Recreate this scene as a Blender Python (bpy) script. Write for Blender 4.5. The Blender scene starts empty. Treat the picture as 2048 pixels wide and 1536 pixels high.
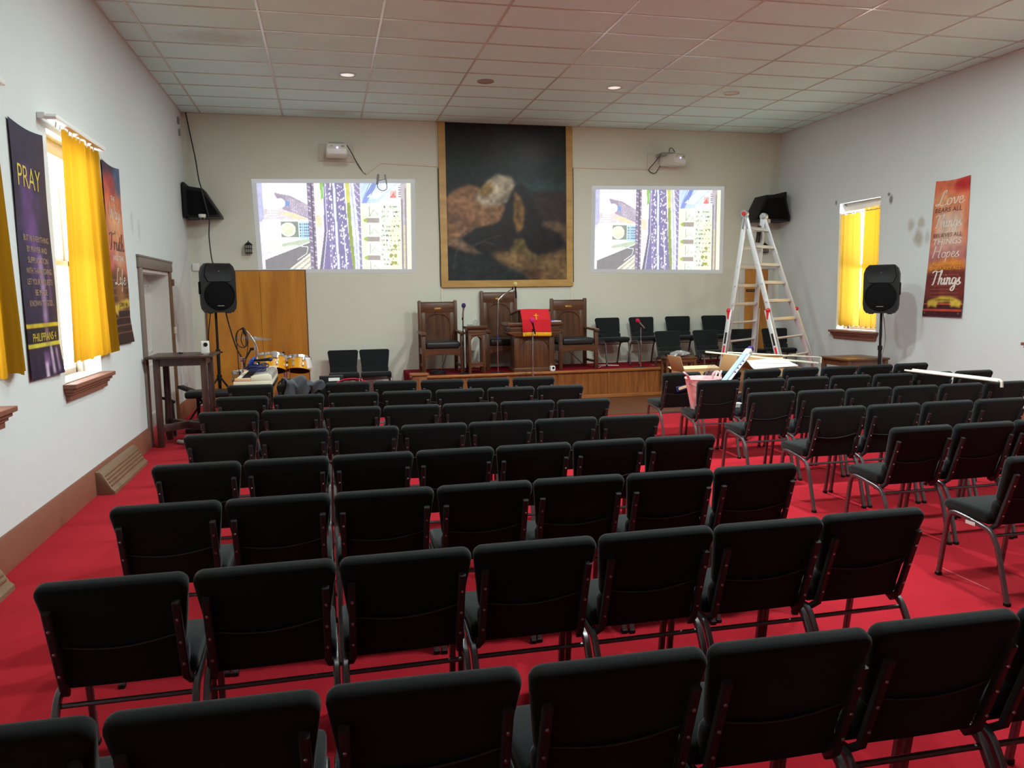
import bpy, bmesh, math, random
import numpy as np
from mathutils import Vector, Matrix

random.seed(7)
rng = np.random.default_rng(11)
S = bpy.context.scene
COL = S.collection
PI = math.pi

# ------------------------------------------------------------------ camera, world, light, exposure
F_PX, YAW, PITCH, ROLL, EYE = 1577.8, 0.2296, -0.1141, -0.0140, 1.716
cy_, sy_, cp_, sp_ = math.cos(YAW), math.sin(YAW), math.cos(PITCH), math.sin(PITCH)
fw = Vector((sy_*cp_, cy_*cp_, sp_))
rt = Vector((cy_, -sy_, 0))
up = rt.cross(fw)
cr, sr = math.cos(ROLL), math.sin(ROLL)
r2 = cr*rt + sr*up
u2 = -sr*rt + cr*up
cam_data = bpy.data.cameras.new('camera')
cam_data.sensor_width = 36
cam_data.lens = F_PX/2048*36
cam_data.clip_start = 0.05
cam_data.clip_end = 200
cam = bpy.data.objects.new('camera', cam_data)
COL.objects.link(cam)
M = Matrix((r2, u2, -fw)).transposed().to_4x4()
M.translation = Vector((0, 0, EYE))
cam.matrix_world = M
S.camera = cam

S.view_settings.view_transform = 'Standard'
S.view_settings.look = 'None'
S.view_settings.gamma = 1
S.view_settings.use_curve_mapping = False
S.view_settings.exposure = 0.90

world = bpy.data.worlds.new('sky_and_uplight')
S.world = world
world.use_nodes = True
bg = world.node_tree.nodes['Background']
bg.inputs[0].default_value = (0.93, 0.97, 1.0, 1)
# pale overcast sky above, far brighter below the horizon: uplight added for the ceiling
wnt = world.node_tree
w_tc = wnt.nodes.new('ShaderNodeTexCoord')
w_sp = wnt.nodes.new('ShaderNodeSeparateXYZ')
w_mr = wnt.nodes.new('ShaderNodeMapRange')
wnt.links.new(w_tc.outputs['Generated'], w_sp.inputs[0])
wnt.links.new(w_sp.outputs['Z'], w_mr.inputs[0])
w_mr.inputs[1].default_value = -0.05; w_mr.inputs[2].default_value = 0.05
w_mr.inputs[3].default_value = 13.0; w_mr.inputs[4].default_value = 3.2
wnt.links.new(w_mr.outputs[0], bg.inputs[1])

# room
XL, XR, YB, YF, H = -2.053, 8.262, 13.345, -4.0, 4.554
GX, GY, TX, TY = -1.7613, 8.5818, 1.2192, 0.6096
STAGE_Z, STAGE_Y = 0.46, 12.10

LAMP_POS = [(x, y) for y in (7.11, 3.45) for x in (0.39, 2.21, 4.04, 5.84)]+[(0.39, 10.77), (4.04, 10.77)]
LAMP_W = {(7.11, 0): 26, (7.11, 1): 84, (3.45, 0): 8, (3.45, 1): 46, (10.77, 0): 16, (10.77, 1): 16}
for i, (x, y) in enumerate(LAMP_POS):
    ld = bpy.data.lights.new('ceiling_lamp', 'AREA')
    ld.shape = 'DISK'; ld.size = 0.24 if y < 10 else 0.17
    ld.energy = LAMP_W[(y, int(1 < x < 5))]
    ld.color = (0.87, 1.0, 0.97)
    lo = bpy.data.objects.new('ceiling_lamp', ld)
    lo.location = (x, y, H-0.03)
    COL.objects.link(lo)

# ------------------------------------------------------------------ helpers
def srgb(r, g, b):
    f = lambda c: (c/255/12.92) if c/255 <= 0.04045 else ((c/255+0.055)/1.055)**2.4
    return (f(r), f(g), f(b), 1)

def tag(o, label=None, cat=None, group=None, kind=None):
    if label: o['label'] = label
    if cat: o['category'] = cat
    if group: o['group'] = group
    if kind: o['kind'] = kind
    return o

def thing(name, label, cat, loc=(0, 0, 0), rotz=0, group=None):
    o = bpy.data.objects.new(name, None)
    o.empty_display_size = 0.1
    COL.objects.link(o)
    o.location = loc
    o.rotation_euler = (0, 0, rotz)
    return tag(o, label, cat, group)

def dup(root, loc=None, rotz=None, label=None, group=None, cat=None):
    def cp(o, par):
        c = o.copy(); COL.objects.link(c)
        if par is not None:
            c.parent = par
        for ch in o.children:
            cp(ch, c)
        return c
    r = cp(root, None)
    if loc is not None: r.location = loc
    if rotz is not None: r.rotation_euler = (0, 0, rotz)
    if label: r['label'] = label
    if group: r['group'] = group
    if cat: r['category'] = cat
    return r

def rotm(axis, a):
    return Matrix.Rotation(a, 3, axis)

class MB:
    """collects shapes into one mesh"""
    def __init__(self):
        self.bm = bmesh.new()
    def _merge(self, t):
        me = bpy.data.meshes.new('tmp')
        t.to_mesh(me); t.free()
        self.bm.from_mesh(me)
        bpy.data.meshes.remove(me)
        return self
    def box(self, x0, x1, y0, y1, z0, z1, bev=0, seg=2, mat=None):
        t = bmesh.new()
        bmesh.ops.create_cube(t, size=1)
        c = Vector(((x0+x1)/2, (y0+y1)/2, (z0+z1)/2))
        for v in t.verts:
            v.co = Vector((v.co.x*abs(x1-x0), v.co.y*abs(y1-y0), v.co.z*abs(z1-z0)))
        if bev:
            bmesh.ops.bevel(t, geom=list(t.edges), offset=bev, segments=seg, profile=0.5, affect='EDGES', clamp_overlap=True)
        for v in t.verts:
            v.co = (mat @ v.co if mat is not None else v.co) + c
        return self._merge(t)
    def bar(self, p0, p1, w, h, bev=0, upv=(0, 0, 1)):
        """box beam from p0 to p1, w across, h along the up side"""
        p0, p1 = Vector(p0), Vector(p1)
        d = p1-p0; L = d.length; d.normalize()
        u = Vector(upv)
        if abs(d.dot(u)) > 0.98: u = Vector((0, 1, 0))
        s = d.cross(u).normalized(); u = s.cross(d)
        m = Matrix((s, d, u)).transposed()
        t = bmesh.new()
        bmesh.ops.create_cube(t, size=1)
        for v in t.verts:
            v.co = Vector((v.co.x*w, v.co.y*L, v.co.z*h))
        if bev:
            bmesh.ops.bevel(t, geom=list(t.edges), offset=bev, segments=2, profile=0.5, affect='EDGES', clamp_overlap=True)
        for v in t.verts:
            v.co = m @ v.co + (p0+p1)/2
        return self._merge(t)
    def tube(self, pts, r, n=8, closed=False, sq=None, cap=True, smooth=0):
        """sweep a round (or sq=(w,h) rectangular) section along pts; r may be a list"""
        P = [Vector(p) for p in pts]
        if smooth:
            P = catmull(P, smooth, closed)
        N = len(P)
        R = r if isinstance(r, (list, tuple)) else [r]*N
        if len(R) != N:
            R = list(np.interp(np.linspace(0, 1, N), np.linspace(0, 1, len(R)), R))
        T = []
        for i in range(N):
            a = P[(i-1) % N] if (closed or i > 0) else P[i]
            b = P[(i+1) % N] if (closed or i < N-1) else P[i]
            d = (b-a)
            T.append(d.normalized() if d.length > 1e-9 else Vector((0, 0, 1)))
        ref = Vector((1, 0, 0)) if sq else (Vector((0, 0, 1)) if abs(T[0].z) < 0.9 else Vector((1, 0, 0)))
        if abs(T[0].dot(ref)) > 0.98: ref = Vector((0, 0, 1))
        u = (ref - T[0]*ref.dot(T[0])).normalized()
        rings = []
        bm = self.bm
        for i in range(N):
            u = (u - T[i]*u.dot(T[i]))
            u = u.normalized() if u.length > 1e-6 else T[i].orthogonal().normalized()
            v = T[i].cross(u)
            if sq:
                w, h = sq
                c = min(w, h)*0.18
                off = [(-w/2+c, -h/2), (w/2-c, -h/2), (w/2, -h/2+c), (w/2, h/2-c), (w/2-c, h/2), (-w/2+c, h/2), (-w/2, h/2-c), (-w/2, -h/2+c)]
                ring = [bm.verts.new(P[i]+u*a+v*b) for a, b in off]
            else:
                ring = [bm.verts.new(P[i]+(u*math.cos(2*PI*k/n)+v*math.sin(2*PI*k/n))*R[i]) for k in range(n)]
            rings.append(ring)
        m = len(rings[0])
        for i in range(N if closed else N-1):
            A, B = rings[i], rings[(i+1) % N]
            for k in range(m):
                bm.faces.new((A[k], A[(k+1) % m], B[(k+1) % m], B[k]))
        if cap and not closed:
            bm.faces.new(rings[0][::-1]); bm.faces.new(rings[-1])
        return self
    def prism(self, poly, a, b, plane='xz', bev=0, mat=None, off=(0, 0, 0), seg=2):
        """extrude a 2-D outline from a to b along the axis the plane leaves out"""
        t = bmesh.new()
        def mk(p, d):
            return {'xz': (p[0], d, p[1]), 'yz': (d, p[0], p[1]), 'xy': (p[0], p[1], d)}[plane]
        A = [t.verts.new(mk(p, a)) for p in poly]
        B = [t.verts.new(mk(p, b)) for p in poly]
        n = len(poly)
        fa = t.faces.new(A); fb = t.faces.new(B[::-1])
        for k in range(n):
            t.faces.new((A[k], B[k], B[(k+1) % n], A[(k+1) % n]))
        bmesh.ops.recalc_face_normals(t, faces=t.faces)
        if bev:
            ed = [e for e in t.edges if len(e.link_faces) == 2 and (fa in e.link_faces or fb in e.link_faces)]
            bmesh.ops.bevel(t, geom=ed, offset=bev, segments=seg, profile=0.5, affect='EDGES', clamp_overlap=True)
        o = Vector(off)
        for v in t.verts:
            v.co = (mat @ v.co if mat is not None else v.co) + o
        return self._merge(t)
    def lathe(self, prof, c=(0, 0, 0), n=24, m=None):
        """revolve (r, z) points about z, then turn by m and move to c"""
        bm = self.bm; c = Vector(c)
        f = lambda p: (m @ Vector(p) if m is not None else Vector(p)) + c
        rings = []
        for r, z in prof:
            if r < 1e-6:
                rings.append([bm.verts.new(f((0, 0, z)))])
            else:
                rings.append([bm.verts.new(f((r*math.cos(2*PI*k/n), r*math.sin(2*PI*k/n), z))) for k in range(n)])
        for A, B in zip(rings, rings[1:]):
            for k in range(n):
                k2 = (k+1) % n
                a = [A[0]] if len(A) == 1 else [A[k], A[k2]]
                b = [B[0]] if len(B) == 1 else [B[k2], B[k]]
                q = a+b
                if len(q) >= 3:
                    bm.faces.new(q)
        return self
    def cyl(self, p0, p1, r0, r1=None, n=16):
        r1 = r0 if r1 is None else r1
        return self.tube([p0, p1], [r0, r1], n=n)
    def ball(self, c, r, n=16, m=None):
        t = bmesh.new()
        bmesh.ops.create_uvsphere(t, u_segments=n, v_segments=max(6, n//2), radius=1)
        R = r if isinstance(r, (list, tuple)) else (r, r, r)
        for v in t.verts:
            q = Vector((v.co.x*R[0], v.co.y*R[1], v.co.z*R[2]))
            v.co = (m @ q if m is not None else q) + Vector(c)
        return self._merge(t)
    def grid(self, f, nu, nv):
        bm = self.bm
        vs = [[bm.verts.new(f(i/nu, j/nv)) for i in range(nu+1)] for j in range(nv+1)]
        for j in range(nv):
            for i in range(nu):
                bm.faces.new((vs[j][i], vs[j][i+1], vs[j+1][i+1], vs[j+1][i]))
        return self
    def build(self, name, mat, parent=None, sharp=35, fixn=True):
        me = bpy.data.meshes.new(name)
        if fixn:
            bmesh.ops.recalc_face_normals(self.bm, faces=self.bm.faces)
        self.bm.to_mesh(me); self.bm.free()
        me.shade_smooth()
        me.set_sharp_from_angle(angle=math.radians(sharp))
        if mat: me.materials.append(mat)
        o = bpy.data.objects.new(name, me)
        COL.objects.link(o)
        if parent is not None: o.parent = parent
        return o

def catmull(P, k, closed=False):
    P = [Vector(p) for p in P]
    n = len(P); out = []
    seg = n if closed else n-1
    for i in range(seg):
        p1, p2 = P[i], P[(i+1) % n]
        p0 = P[(i-1) % n] if (closed or i > 0) else p1+(p1-p2)
        p3 = P[(i+2) % n] if (closed or i+2 < n) else p2+(p2-p1)
        for j in range(k):
            t = j/k
            out.append(0.5*((2*p1)+(-p0+p2)*t+(2*p0-5*p1+4*p2-p3)*t*t+(-p0+3*p1-3*p2+p3)*t**3))
    if not closed: out.append(P[-1])
    return out

def solid(o, th, offset=-1):
    m = o.modifiers.new('thickness', 'SOLIDIFY')
    m.thickness = th; m.offset = offset
    return o

# ------------------------------------------------------------------ materials
def nodes(name):
    m = bpy.data.materials.new(name)
    m.use_nodes = True
    nt = m.node_tree
    b = nt.nodes['Principled BSDF']
    return m, nt, b

def N(nt, t, **kw):
    n = nt.nodes.new(t)
    for k, v in kw.items():
        setattr(n, k, v)
    return n

def plain(name, col, rough=0.5, metal=0.0, spec=0.5, noise=0.0, nscale=20, bump=0.0, bscale=200, sheen=0, emit=None, estr=0, coat=0):
    m, nt, b = nodes(name)
    b.inputs['Base Color'].default_value = col
    b.inputs['Roughness'].default_value = rough
    b.inputs['Metallic'].default_value = metal
    b.inputs['Specular IOR Level'].default_value = spec
    if coat: b.inputs['Coat Weight'].default_value = coat
    if sheen:
        b.inputs['Sheen Weight'].default_value = sheen
        b.inputs['Sheen Roughness'].default_value = 0.4
    if emit:
        b.inputs['Emission Color'].default_value = emit
        b.inputs['Emission Strength'].default_value = estr
    tc = N(nt, 'ShaderNodeTexCoord')
    if noise:
        n = N(nt, 'ShaderNodeTexNoise'); n.inputs['Scale'].default_value = nscale; n.inputs['Detail'].default_value = 5
        nt.links.new(tc.outputs['Object'], n.inputs['Vector'])
        mx = N(nt, 'ShaderNodeMix', data_type='RGBA')
        lo = tuple(c*(1-noise) for c in col[:3])+(1,); hi = tuple(min(1, c*(1+noise)) for c in col[:3])+(1,)
        mx.inputs[6].default_value = lo; mx.inputs[7].default_value = hi
        nt.links.new(n.outputs[0], mx.inputs[0])
        nt.links.new(mx.outputs[2], b.inputs['Base Color'])
    if bump:
        n2 = N(nt, 'ShaderNodeTexNoise'); n2.inputs['Scale'].default_value = bscale; n2.inputs['Detail'].default_value = 3
        nt.links.new(tc.outputs['Object'], n2.inputs['Vector'])
        bp = N(nt, 'ShaderNodeBump'); bp.inputs['Strength'].default_value = bump; bp.inputs['Distance'].default_value = 0.004
        nt.links.new(n2.outputs[0], bp.inputs['Height'])
        nt.links.new(bp.outputs[0], b.inputs['Normal'])
    return m

def wood(name, c1, c2, axis='z', scale=6, rough=0.35, stretch=14, coat=0.15, spec=0.5):
    m, nt, b = nodes(name)
    tc = N(nt, 'ShaderNodeTexCoord'); mp = N(nt, 'ShaderNodeMapping')
    s = [scale*stretch/4]*3; s['xyz'.index(axis)] = scale*0.22
    mp.inputs['Scale'].default_value = s
    nt.links.new(tc.outputs['Object'], mp.inputs['Vector'])
    n = N(nt, 'ShaderNodeTexNoise'); n.inputs['Scale'].default_value = 1.0; n.inputs['Detail'].default_value = 8; n.inputs['Roughness'].default_value = 0.62
    n.inputs['Distortion'].default_value = 0.6
    nt.links.new(mp.outputs[0], n.inputs['Vector'])
    cr_ = N(nt, 'ShaderNodeValToRGB')
    cr_.color_ramp.elements[0].position = 0.32; cr_.color_ramp.elements[0].color = c1
    cr_.color_ramp.elements[1].position = 0.68; cr_.color_ramp.elements[1].color = c2
    nt.links.new(n.outputs[0], cr_.inputs[0])
    nt.links.new(cr_.outputs[0], b.inputs['Base Color'])
    b.inputs['Roughness'].default_value = rough
    b.inputs['Coat Weight'].default_value = coat
    b.inputs['Coat Roughness'].default_value = 0.2
    b.inputs['Specular IOR Level'].default_value = spec
    bp = N(nt, 'ShaderNodeBump'); bp.inputs['Strength'].default_value = 0.12; bp.inputs['Distance'].default_value = 0.002
    nt.links.new(n.outputs[0], bp.inputs['Height']); nt.links.new(bp.outputs[0], b.inputs['Normal'])
    return m

def paint(name, col, stains_and_tints=(), dirt=0.05):
    """wall paint with faint roller mottling; stains = (x,y,z, rx,ry,rz, strength) marks on the surface"""
    m, nt, b = nodes(name)
    tc = N(nt, 'ShaderNodeTexCoord')
    n = N(nt, 'ShaderNodeTexNoise'); n.inputs['Scale'].default_value = 0.9; n.inputs['Detail'].default_value = 6; n.inputs['Roughness'].default_value = 0.6
    nt.links.new(tc.outputs['Object'], n.inputs['Vector'])
    mx = N(nt, 'ShaderNodeMix', data_type='RGBA')
    mx.inputs[6].default_value = tuple(c*(1-dirt) for c in col[:3])+(1,)
    mx.inputs[7].default_value = tuple(min(1, c*(1+dirt*0.6)) for c in col[:3])+(1,)
    nt.links.new(n.outputs[0], mx.inputs[0])
    cur = mx.outputs[2]
    n3 = N(nt, 'ShaderNodeTexNoise'); n3.inputs['Scale'].default_value = 9
    nt.links.new(tc.outputs['Object'], n3.inputs['Vector'])
    for (x, y, z, rx, ry, rz, k, dc) in stains_and_tints:
        mp = N(nt, 'ShaderNodeMapping', vector_type='POINT')
        mp.inputs['Location'].default_value = (-x/rx, -y/ry, -z/rz)
        mp.inputs['Scale'].default_value = (1/rx, 1/ry, 1/rz)
        nt.links.new(tc.outputs['Object'], mp.inputs['Vector'])
        ln = N(nt, 'ShaderNodeVectorMath', operation='LENGTH')
        nt.links.new(mp.outputs[0], ln.inputs[0])
        ad = N(nt, 'ShaderNodeMath', operation='MULTIPLY_ADD')
        nt.links.new(n3.outputs[0], ad.inputs[0]); ad.inputs[1].default_value = 0.9
        nt.links.new(ln.outputs['Value'], ad.inputs[2])
        mr = N(nt, 'ShaderNodeMapRange'); mr.inputs[1].default_value = 1.7; mr.inputs[2].default_value = 0.95
        mr.inputs[3].default_value = 0; mr.inputs[4].default_value = k
        nt.links.new(ad.outputs[0], mr.inputs[0])
        m2 = N(nt, 'ShaderNodeMix', data_type='RGBA')
        nt.links.new(mr.outputs[0], m2.inputs[0]); nt.links.new(cur, m2.inputs[6])
        m2.inputs[7].default_value = dc
        cur = m2.outputs[2]
    nt.links.new(cur, b.inputs['Base Color'])
    b.inputs['Roughness'].default_value = 0.75
    b.inputs['Specular IOR Level'].default_value = 0.25
    n2 = N(nt, 'ShaderNodeTexNoise'); n2.inputs['Scale'].default_value = 5; n2.inputs['Detail'].default_value = 8
    nt.links.new(tc.outputs['Object'], n2.inputs['Vector'])
    bp = N(nt, 'ShaderNodeBump'); bp.inputs['Strength'].default_value = 0.15; bp.inputs['Distance'].default_value = 0.01
    nt.links.new(n2.outputs[0], bp.inputs['Height']); nt.links.new(bp.outputs[0], b.inputs['Normal'])
    return m

def picture_mat(name, emit=0.0, rough=0.5, base_wall=None):
    m, nt, b = nodes(name)
    at = N(nt, 'ShaderNodeAttribute'); at.attribute_name = 'Col'
    if emit:
        b.inputs['Base Color'].default_value = base_wall
        nt.links.new(at.outputs['Color'], b.inputs['Emission Color'])
        b.inputs['Emission Strength'].default_value = emit
    else:
        nt.links.new(at.outputs['Color'], b.inputs['Base Color'])
    b.inputs['Roughness'].default_value = rough
    b.inputs['Specular IOR Level'].default_value = 0.3
    return m

def curtain_mat(name, c, transp=0.06):
    m = bpy.data.materials.new(name); m.use_nodes = True
    nt = m.node_tree; nt.nodes.clear()
    out = N(nt, 'ShaderNodeOutputMaterial')
    tc = N(nt, 'ShaderNodeTexCoord')
    n = N(nt, 'ShaderNodeTexNoise'); n.inputs['Scale'].default_value = 60; n.inputs['Detail'].default_value = 4
    nt.links.new(tc.outputs['Object'], n.inputs['Vector'])
    mx = N(nt, 'ShaderNodeMix', data_type='RGBA')
    mx.inputs[6].default_value = tuple(q*0.82 for q in c[:3])+(1,); mx.inputs[7].default_value = c
    nt.links.new(n.outputs[0], mx.inputs[0])
    d = N(nt, 'ShaderNodeBsdfDiffuse'); t = N(nt, 'ShaderNodeBsdfTranslucent'); tr = N(nt, 'ShaderNodeBsdfTransparent')
    nt.links.new(mx.outputs[2], d.inputs[0]); nt.links.new(mx.outputs[2], t.inputs[0])
    tr.inputs[0].default_value = tuple(min(1, q*1.1+0.05) for q in c[:3])+(1,)
    a = N(nt, 'ShaderNodeMixShader'); a.inputs[0].default_value = 0.42
    nt.links.new(d.outputs[0], a.inputs[1]); nt.links.new(t.outputs[0], a.inputs[2])
    b = N(nt, 'ShaderNodeMixShader'); b.inputs[0].default_value = transp
    nt.links.new(a.outputs[0], b.inputs[1]); nt.links.new(tr.outputs[0], b.inputs[2])
    nt.links.new(b.outputs[0], out.inputs[0])
    return m

def clear_mat(name, tint=(1, 1, 1, 1), gloss=0.12):
    m = bpy.data.materials.new(name); m.use_nodes = True
    nt = m.node_tree; nt.nodes.clear()
    out = N(nt, 'ShaderNodeOutputMaterial')
    tr = N(nt, 'ShaderNodeBsdfTransparent'); tr.inputs[0].default_value = tint
    g = N(nt, 'ShaderNodeBsdfGlossy'); g.inputs['Roughness'].default_value = 0.08
    a = N(nt, 'ShaderNodeMixShader')
    a.inputs[0].default_value = gloss
    nt.links.new(tr.outputs[0], a.inputs[1]); nt.links.new(g.outputs[0], a.inputs[2])
    nt.links.new(a.outputs[0], out.inputs[0])
    return m

WALLC = srgb(218, 224, 224)
MT = {}
brown_stain = srgb(168, 150, 128)
MT['wall_l'] = paint('white_wall_paint', WALLC, [(XL, 9.62, 2.55, .2, .06, .13, .28, srgb(150, 148, 140)), (XL, 9.95, 2.5, .2, .06, .13, .28, srgb(150, 148, 140))])
MT['wall_r'] = paint('white_wall_paint_stained', WALLC, [
    (XR, 9.93, 2.62, .2, .07, .09, .7, srgb(176, 166, 152)), (XR, 9.73, 2.63, .2, .07, .09, .7, srgb(176, 166, 152)),
    (XR, 9.78, 2.43, .2, .10, .13, .8, srgb(168, 158, 144)), (XR, 9.60, 2.42, .2, .05, .10, .5, srgb(170, 162, 150)),
    (XR, 10.42, 3.11, .2, .035, .03, .9, srgb(110, 106, 100)), (XR, 10.37, 3.03, .2, .04, .07, .9, srgb(120, 116, 110)),
    (XR, 11.68, 3.13, .2, .025, .04, .9, srgb(120, 116, 110))])
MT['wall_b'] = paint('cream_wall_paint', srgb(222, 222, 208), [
    (-1.95, YB, 3.1, .10, .3, 1.2, .22, srgb(150, 142, 130)), (8.15, YB, 3.3, .12, .3, 1.0, .25, srgb(150, 142, 130))])  # darker in a tall soft strip at each end of the wall
MT['ceil'] = paint('ceiling_tile', srgb(218, 250, 246), [
    (-1.06, 9.53, H, .42, .24, .3, .35, srgb(165, 150, 132)), (.22, 12.98, H, .36, .16, .3, .3, srgb(165, 152, 136))], 0.06)
MT['tbar'] = plain('ceiling_bar_white', srgb(206, 206, 196), 0.2, spec=0.6)
MT['red'] = plain('red_carpet', srgb(168, 29, 42), 0.95, spec=0.06, noise=0.16, nscale=3.5, bump=0.5, bscale=260, sheen=0.06)
MT['stage_red'] = plain('stage_carpet', srgb(128, 14, 30), 0.95, spec=0.1, noise=0.15, nscale=5, bump=0.5, bscale=260)
MT['fabric'] = plain('black_chair_fabric', (0.0145, 0.0168, 0.0176, 1), 0.9, spec=0.08, noise=0.25, nscale=300, bump=0.25, bscale=700, sheen=0.20)
MT['frame'] = plain('dark_hammered_steel', (0.17, 0.165, 0.172, 1), 0.36, metal=0.75, noise=0.25, nscale=60)
MT['upright'] = plain('dark_painted_steel', (0.036, 0.034, 0.036, 1), 0.45, metal=0.0, spec=0.3, noise=0.2, nscale=60)
MT['hem'] = plain('pocket_hem', (0.05, 0.052, 0.055, 1), 0.8)  # lighter than the pocket: edge highlight put into the colour
MT['screw'] = plain('steel_screw', (0.55, 0.54, 0.55, 1), 0.3, metal=1)
MT['seam'] = plain('pocket_fabric', (0.0135, 0.0152, 0.016, 1), 0.85, spec=0.10, bump=0.2, bscale=600, sheen=0.12)
MT['walnut'] = wood('dark_walnut', srgb(60, 34, 18), srgb(104, 62, 34), 'z', 7, 0.38)
MT['walnut_x'] = wood('dark_walnut_rail', srgb(62, 36, 20), srgb(110, 66, 36), 'x', 7, 0.38)
MT['oak'] = wood('oak_panel', srgb(104, 56, 24), srgb(158, 96, 46), 'z', 7, 0.34)
MT['oak_x'] = wood('oak_rail', srgb(120, 66, 30), srgb(172, 106, 54), 'x', 7, 0.32)
MT['ply'] = wood('honey_plywood', srgb(170, 104, 30), srgb(214, 146, 56), 'z', 2.2, 0.32, stretch=6, coat=0.3)
MT['table_dark'] = wood('espresso_wood', srgb(52, 32, 30), srgb(78, 50, 46), 'z', 8, 0.4)
MT['table_brown'] = wood('brown_table_wood', srgb(86, 52, 30), srgb(122, 78, 48), 'x', 6, 0.35)
MT['base'] = plain('brown_painted_wood', srgb(134, 84, 66), 0.5, noise=0.12, nscale=6, bump=0.1, bscale=60)
MT['grille'] = plain('taupe_metal', srgb(124, 98, 76), 0.5, noise=0.15, nscale=12)
MT['trim_dark'] = plain('taupe_door_trim', srgb(122, 108, 98), 0.55, noise=0.1, nscale=5)
MT['trim_brown'] = plain('worn_brown_edge', srgb(118, 80, 54), 0.6, noise=0.2, nscale=8)
MT['door_white'] = plain('white_door_paint', srgb(216, 212, 206), 0.5, noise=0.06, nscale=4)
MT['white'] = plain('white_plastic', srgb(232, 230, 226), 0.4)
MT['offwhite'] = plain('offwhite_plastic', srgb(214, 208, 196), 0.45)
MT['black'] = plain('black_plastic', (0.0065, 0.0065, 0.007, 1), 0.5, spec=0.3, bump=0.15, bscale=500)
MT['blacksoft'] = plain('black_grille_mesh', (0.004, 0.004, 0.0045, 1), 0.85, spec=0.15, bump=0.3, bscale=900)
MT['rubber'] = plain('black_cable', (0.012, 0.012, 0.012, 1), 0.5)
MT['chrome'] = plain('chrome', (0.72, 0.72, 0.74, 1), 0.16, metal=1)
MT['steel'] = plain('brushed_steel', (0.5, 0.5, 0.52, 1), 0.35, metal=1, noise=0.1, nscale=30)
MT['alu'] = plain('aluminium', (0.62, 0.63, 0.64, 1), 0.38, metal=0.45, noise=0.06, nscale=40)
MT['redplastic'] = plain('red_plastic', srgb(206, 28, 36), 0.4)
MT['orangeplastic'] = plain('orange_plastic', srgb(236, 96, 40), 0.45)
MT['cardboard'] = plain('cardboard', srgb(176, 136, 96), 0.85, spec=0.15, noise=0.08, nscale=10)
MT['cardlight'] = plain('cardboard_inside', srgb(216, 184, 146), 0.85, spec=0.15, noise=0.06, nscale=10)
MT['pink'] = plain('pink_plastic', srgb(255, 196, 200), 0.4)
MT['yellow_drum'] = plain('yellow_drum_wrap', srgb(226, 160, 8), 0.22, coat=0.5)
MT['drumhead'] = plain('drum_head', srgb(205, 202, 196), 0.5)
MT['darkhole'] = plain('drum_inside', srgb(66, 40, 24), 0.7)
MT['brass'] = plain('worn_cymbal', (0.42, 0.36, 0.26, 1), 0.35, metal=1)
MT['plate'] = plain('brass_plate', srgb(178, 140, 78), 0.35, metal=0.7)
MT['keywhite'] = plain('keyboard_cream', srgb(236, 230, 210), 0.4)
MT['keygrey'] = plain('keyboard_grey', srgb(150, 146, 140), 0.4)
MT['keypeach'] = plain('keyboard_end_block', srgb(230, 184, 146), 0.5)
MT['blue'] = plain('blue_cable', srgb(40, 74, 176), 0.45)
MT['navy'] = plain('navy_cable', srgb(26, 40, 92), 0.5)
MT['jacket'] = plain('charcoal_cloth', srgb(66, 70, 78), 0.9, noise=0.2, nscale=20, bump=0.3, bscale=300, sheen=0.15)
MT['bag'] = plain('tan_leather', srgb(142, 84, 50), 0.5, noise=0.2, nscale=12)
MT['clothred'] = plain('red_velvet', srgb(206, 14, 32), 0.8, noise=0.1, nscale=30, sheen=0.3)
MT['gold'] = plain('gold_fringe', srgb(228, 170, 20), 0.6, noise=0.25, nscale=150)
MT['gilt'] = wood('gilt_frame', srgb(176, 134, 70), srgb(206, 164, 96), 'x', 4, 0.42, stretch=5)
MT['foam_purple'] = plain('purple_foam', srgb(62, 40, 104), 0.95, bump=0.6, bscale=500)
MT['foam_pink'] = plain('magenta_foam', srgb(206, 36, 128), 0.95, bump=0.6, bscale=500)
MT['foam_red'] = plain('red_foam', srgb(206, 24, 66), 0.95, bump=0.6, bscale=500)
MT['foam_yellow'] = plain('yellow_foam', srgb(214, 200, 128), 0.95, bump=0.6, bscale=500)
MT['grey'] = plain('grey_plastic', srgb(150, 146, 142), 0.5)
MT['concealed'] = plain('cream_conduit', srgb(222, 212, 194), 0.5)
MT['beige'] = plain('beige_steel', srgb(150, 132, 112), 0.5)
MT['clear'] = clear_mat('clear_plastic', (0.93, 0.95, 0.96, 1), 0.16)
MT['glass'] = clear_mat('window_glass', (0.98, 0.99, 0.98, 1), 0.05)
MT['curtain'] = curtain_mat('yellow_curtain', srgb(164, 118, 24))
MT['curtain_pale'] = curtain_mat('pale_yellow_curtain', srgb(166, 128, 40), 0.08)
MT['puck'] = plain('lamp_lens', srgb(235, 232, 226), 0.4, emit=(1, .97, .92, 1), estr=0.35)
MT['puck_off'] = plain('lamp_lens_off', srgb(168, 152, 138), 0.5)
MT['puck_tan'] = plain('lamp_lens_dim', srgb(222, 208, 190), 0.5)
MT['lens_blue'] = plain('projector_light', (0.02, 0.02, 0.2, 1), 0.2, emit=(.35, .3, 1, 1), estr=3)
MT['letter_white'] = plain('white_print', srgb(232, 224, 214), 0.5)
MT['letter_yellow'] = plain('yellow_print', srgb(214, 190, 70), 0.5)
MT['letter_tan'] = plain('tan_print', srgb(176, 146, 112), 0.5)
MT['letter_brown'] = plain('brown_print', srgb(96, 40, 34), 0.5)
MT['letter_orange'] = plain('orange_print', srgb(232, 160, 60), 0.5)
MT['letter_dark'] = plain('dark_print', srgb(60, 44, 24), 0.5)
MT['paper'] = plain('white_paper', srgb(236, 236, 234), 0.7)
MT['white_rod'] = plain('cream_plastic_rod', srgb(230, 226, 208), 0.45)
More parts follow.
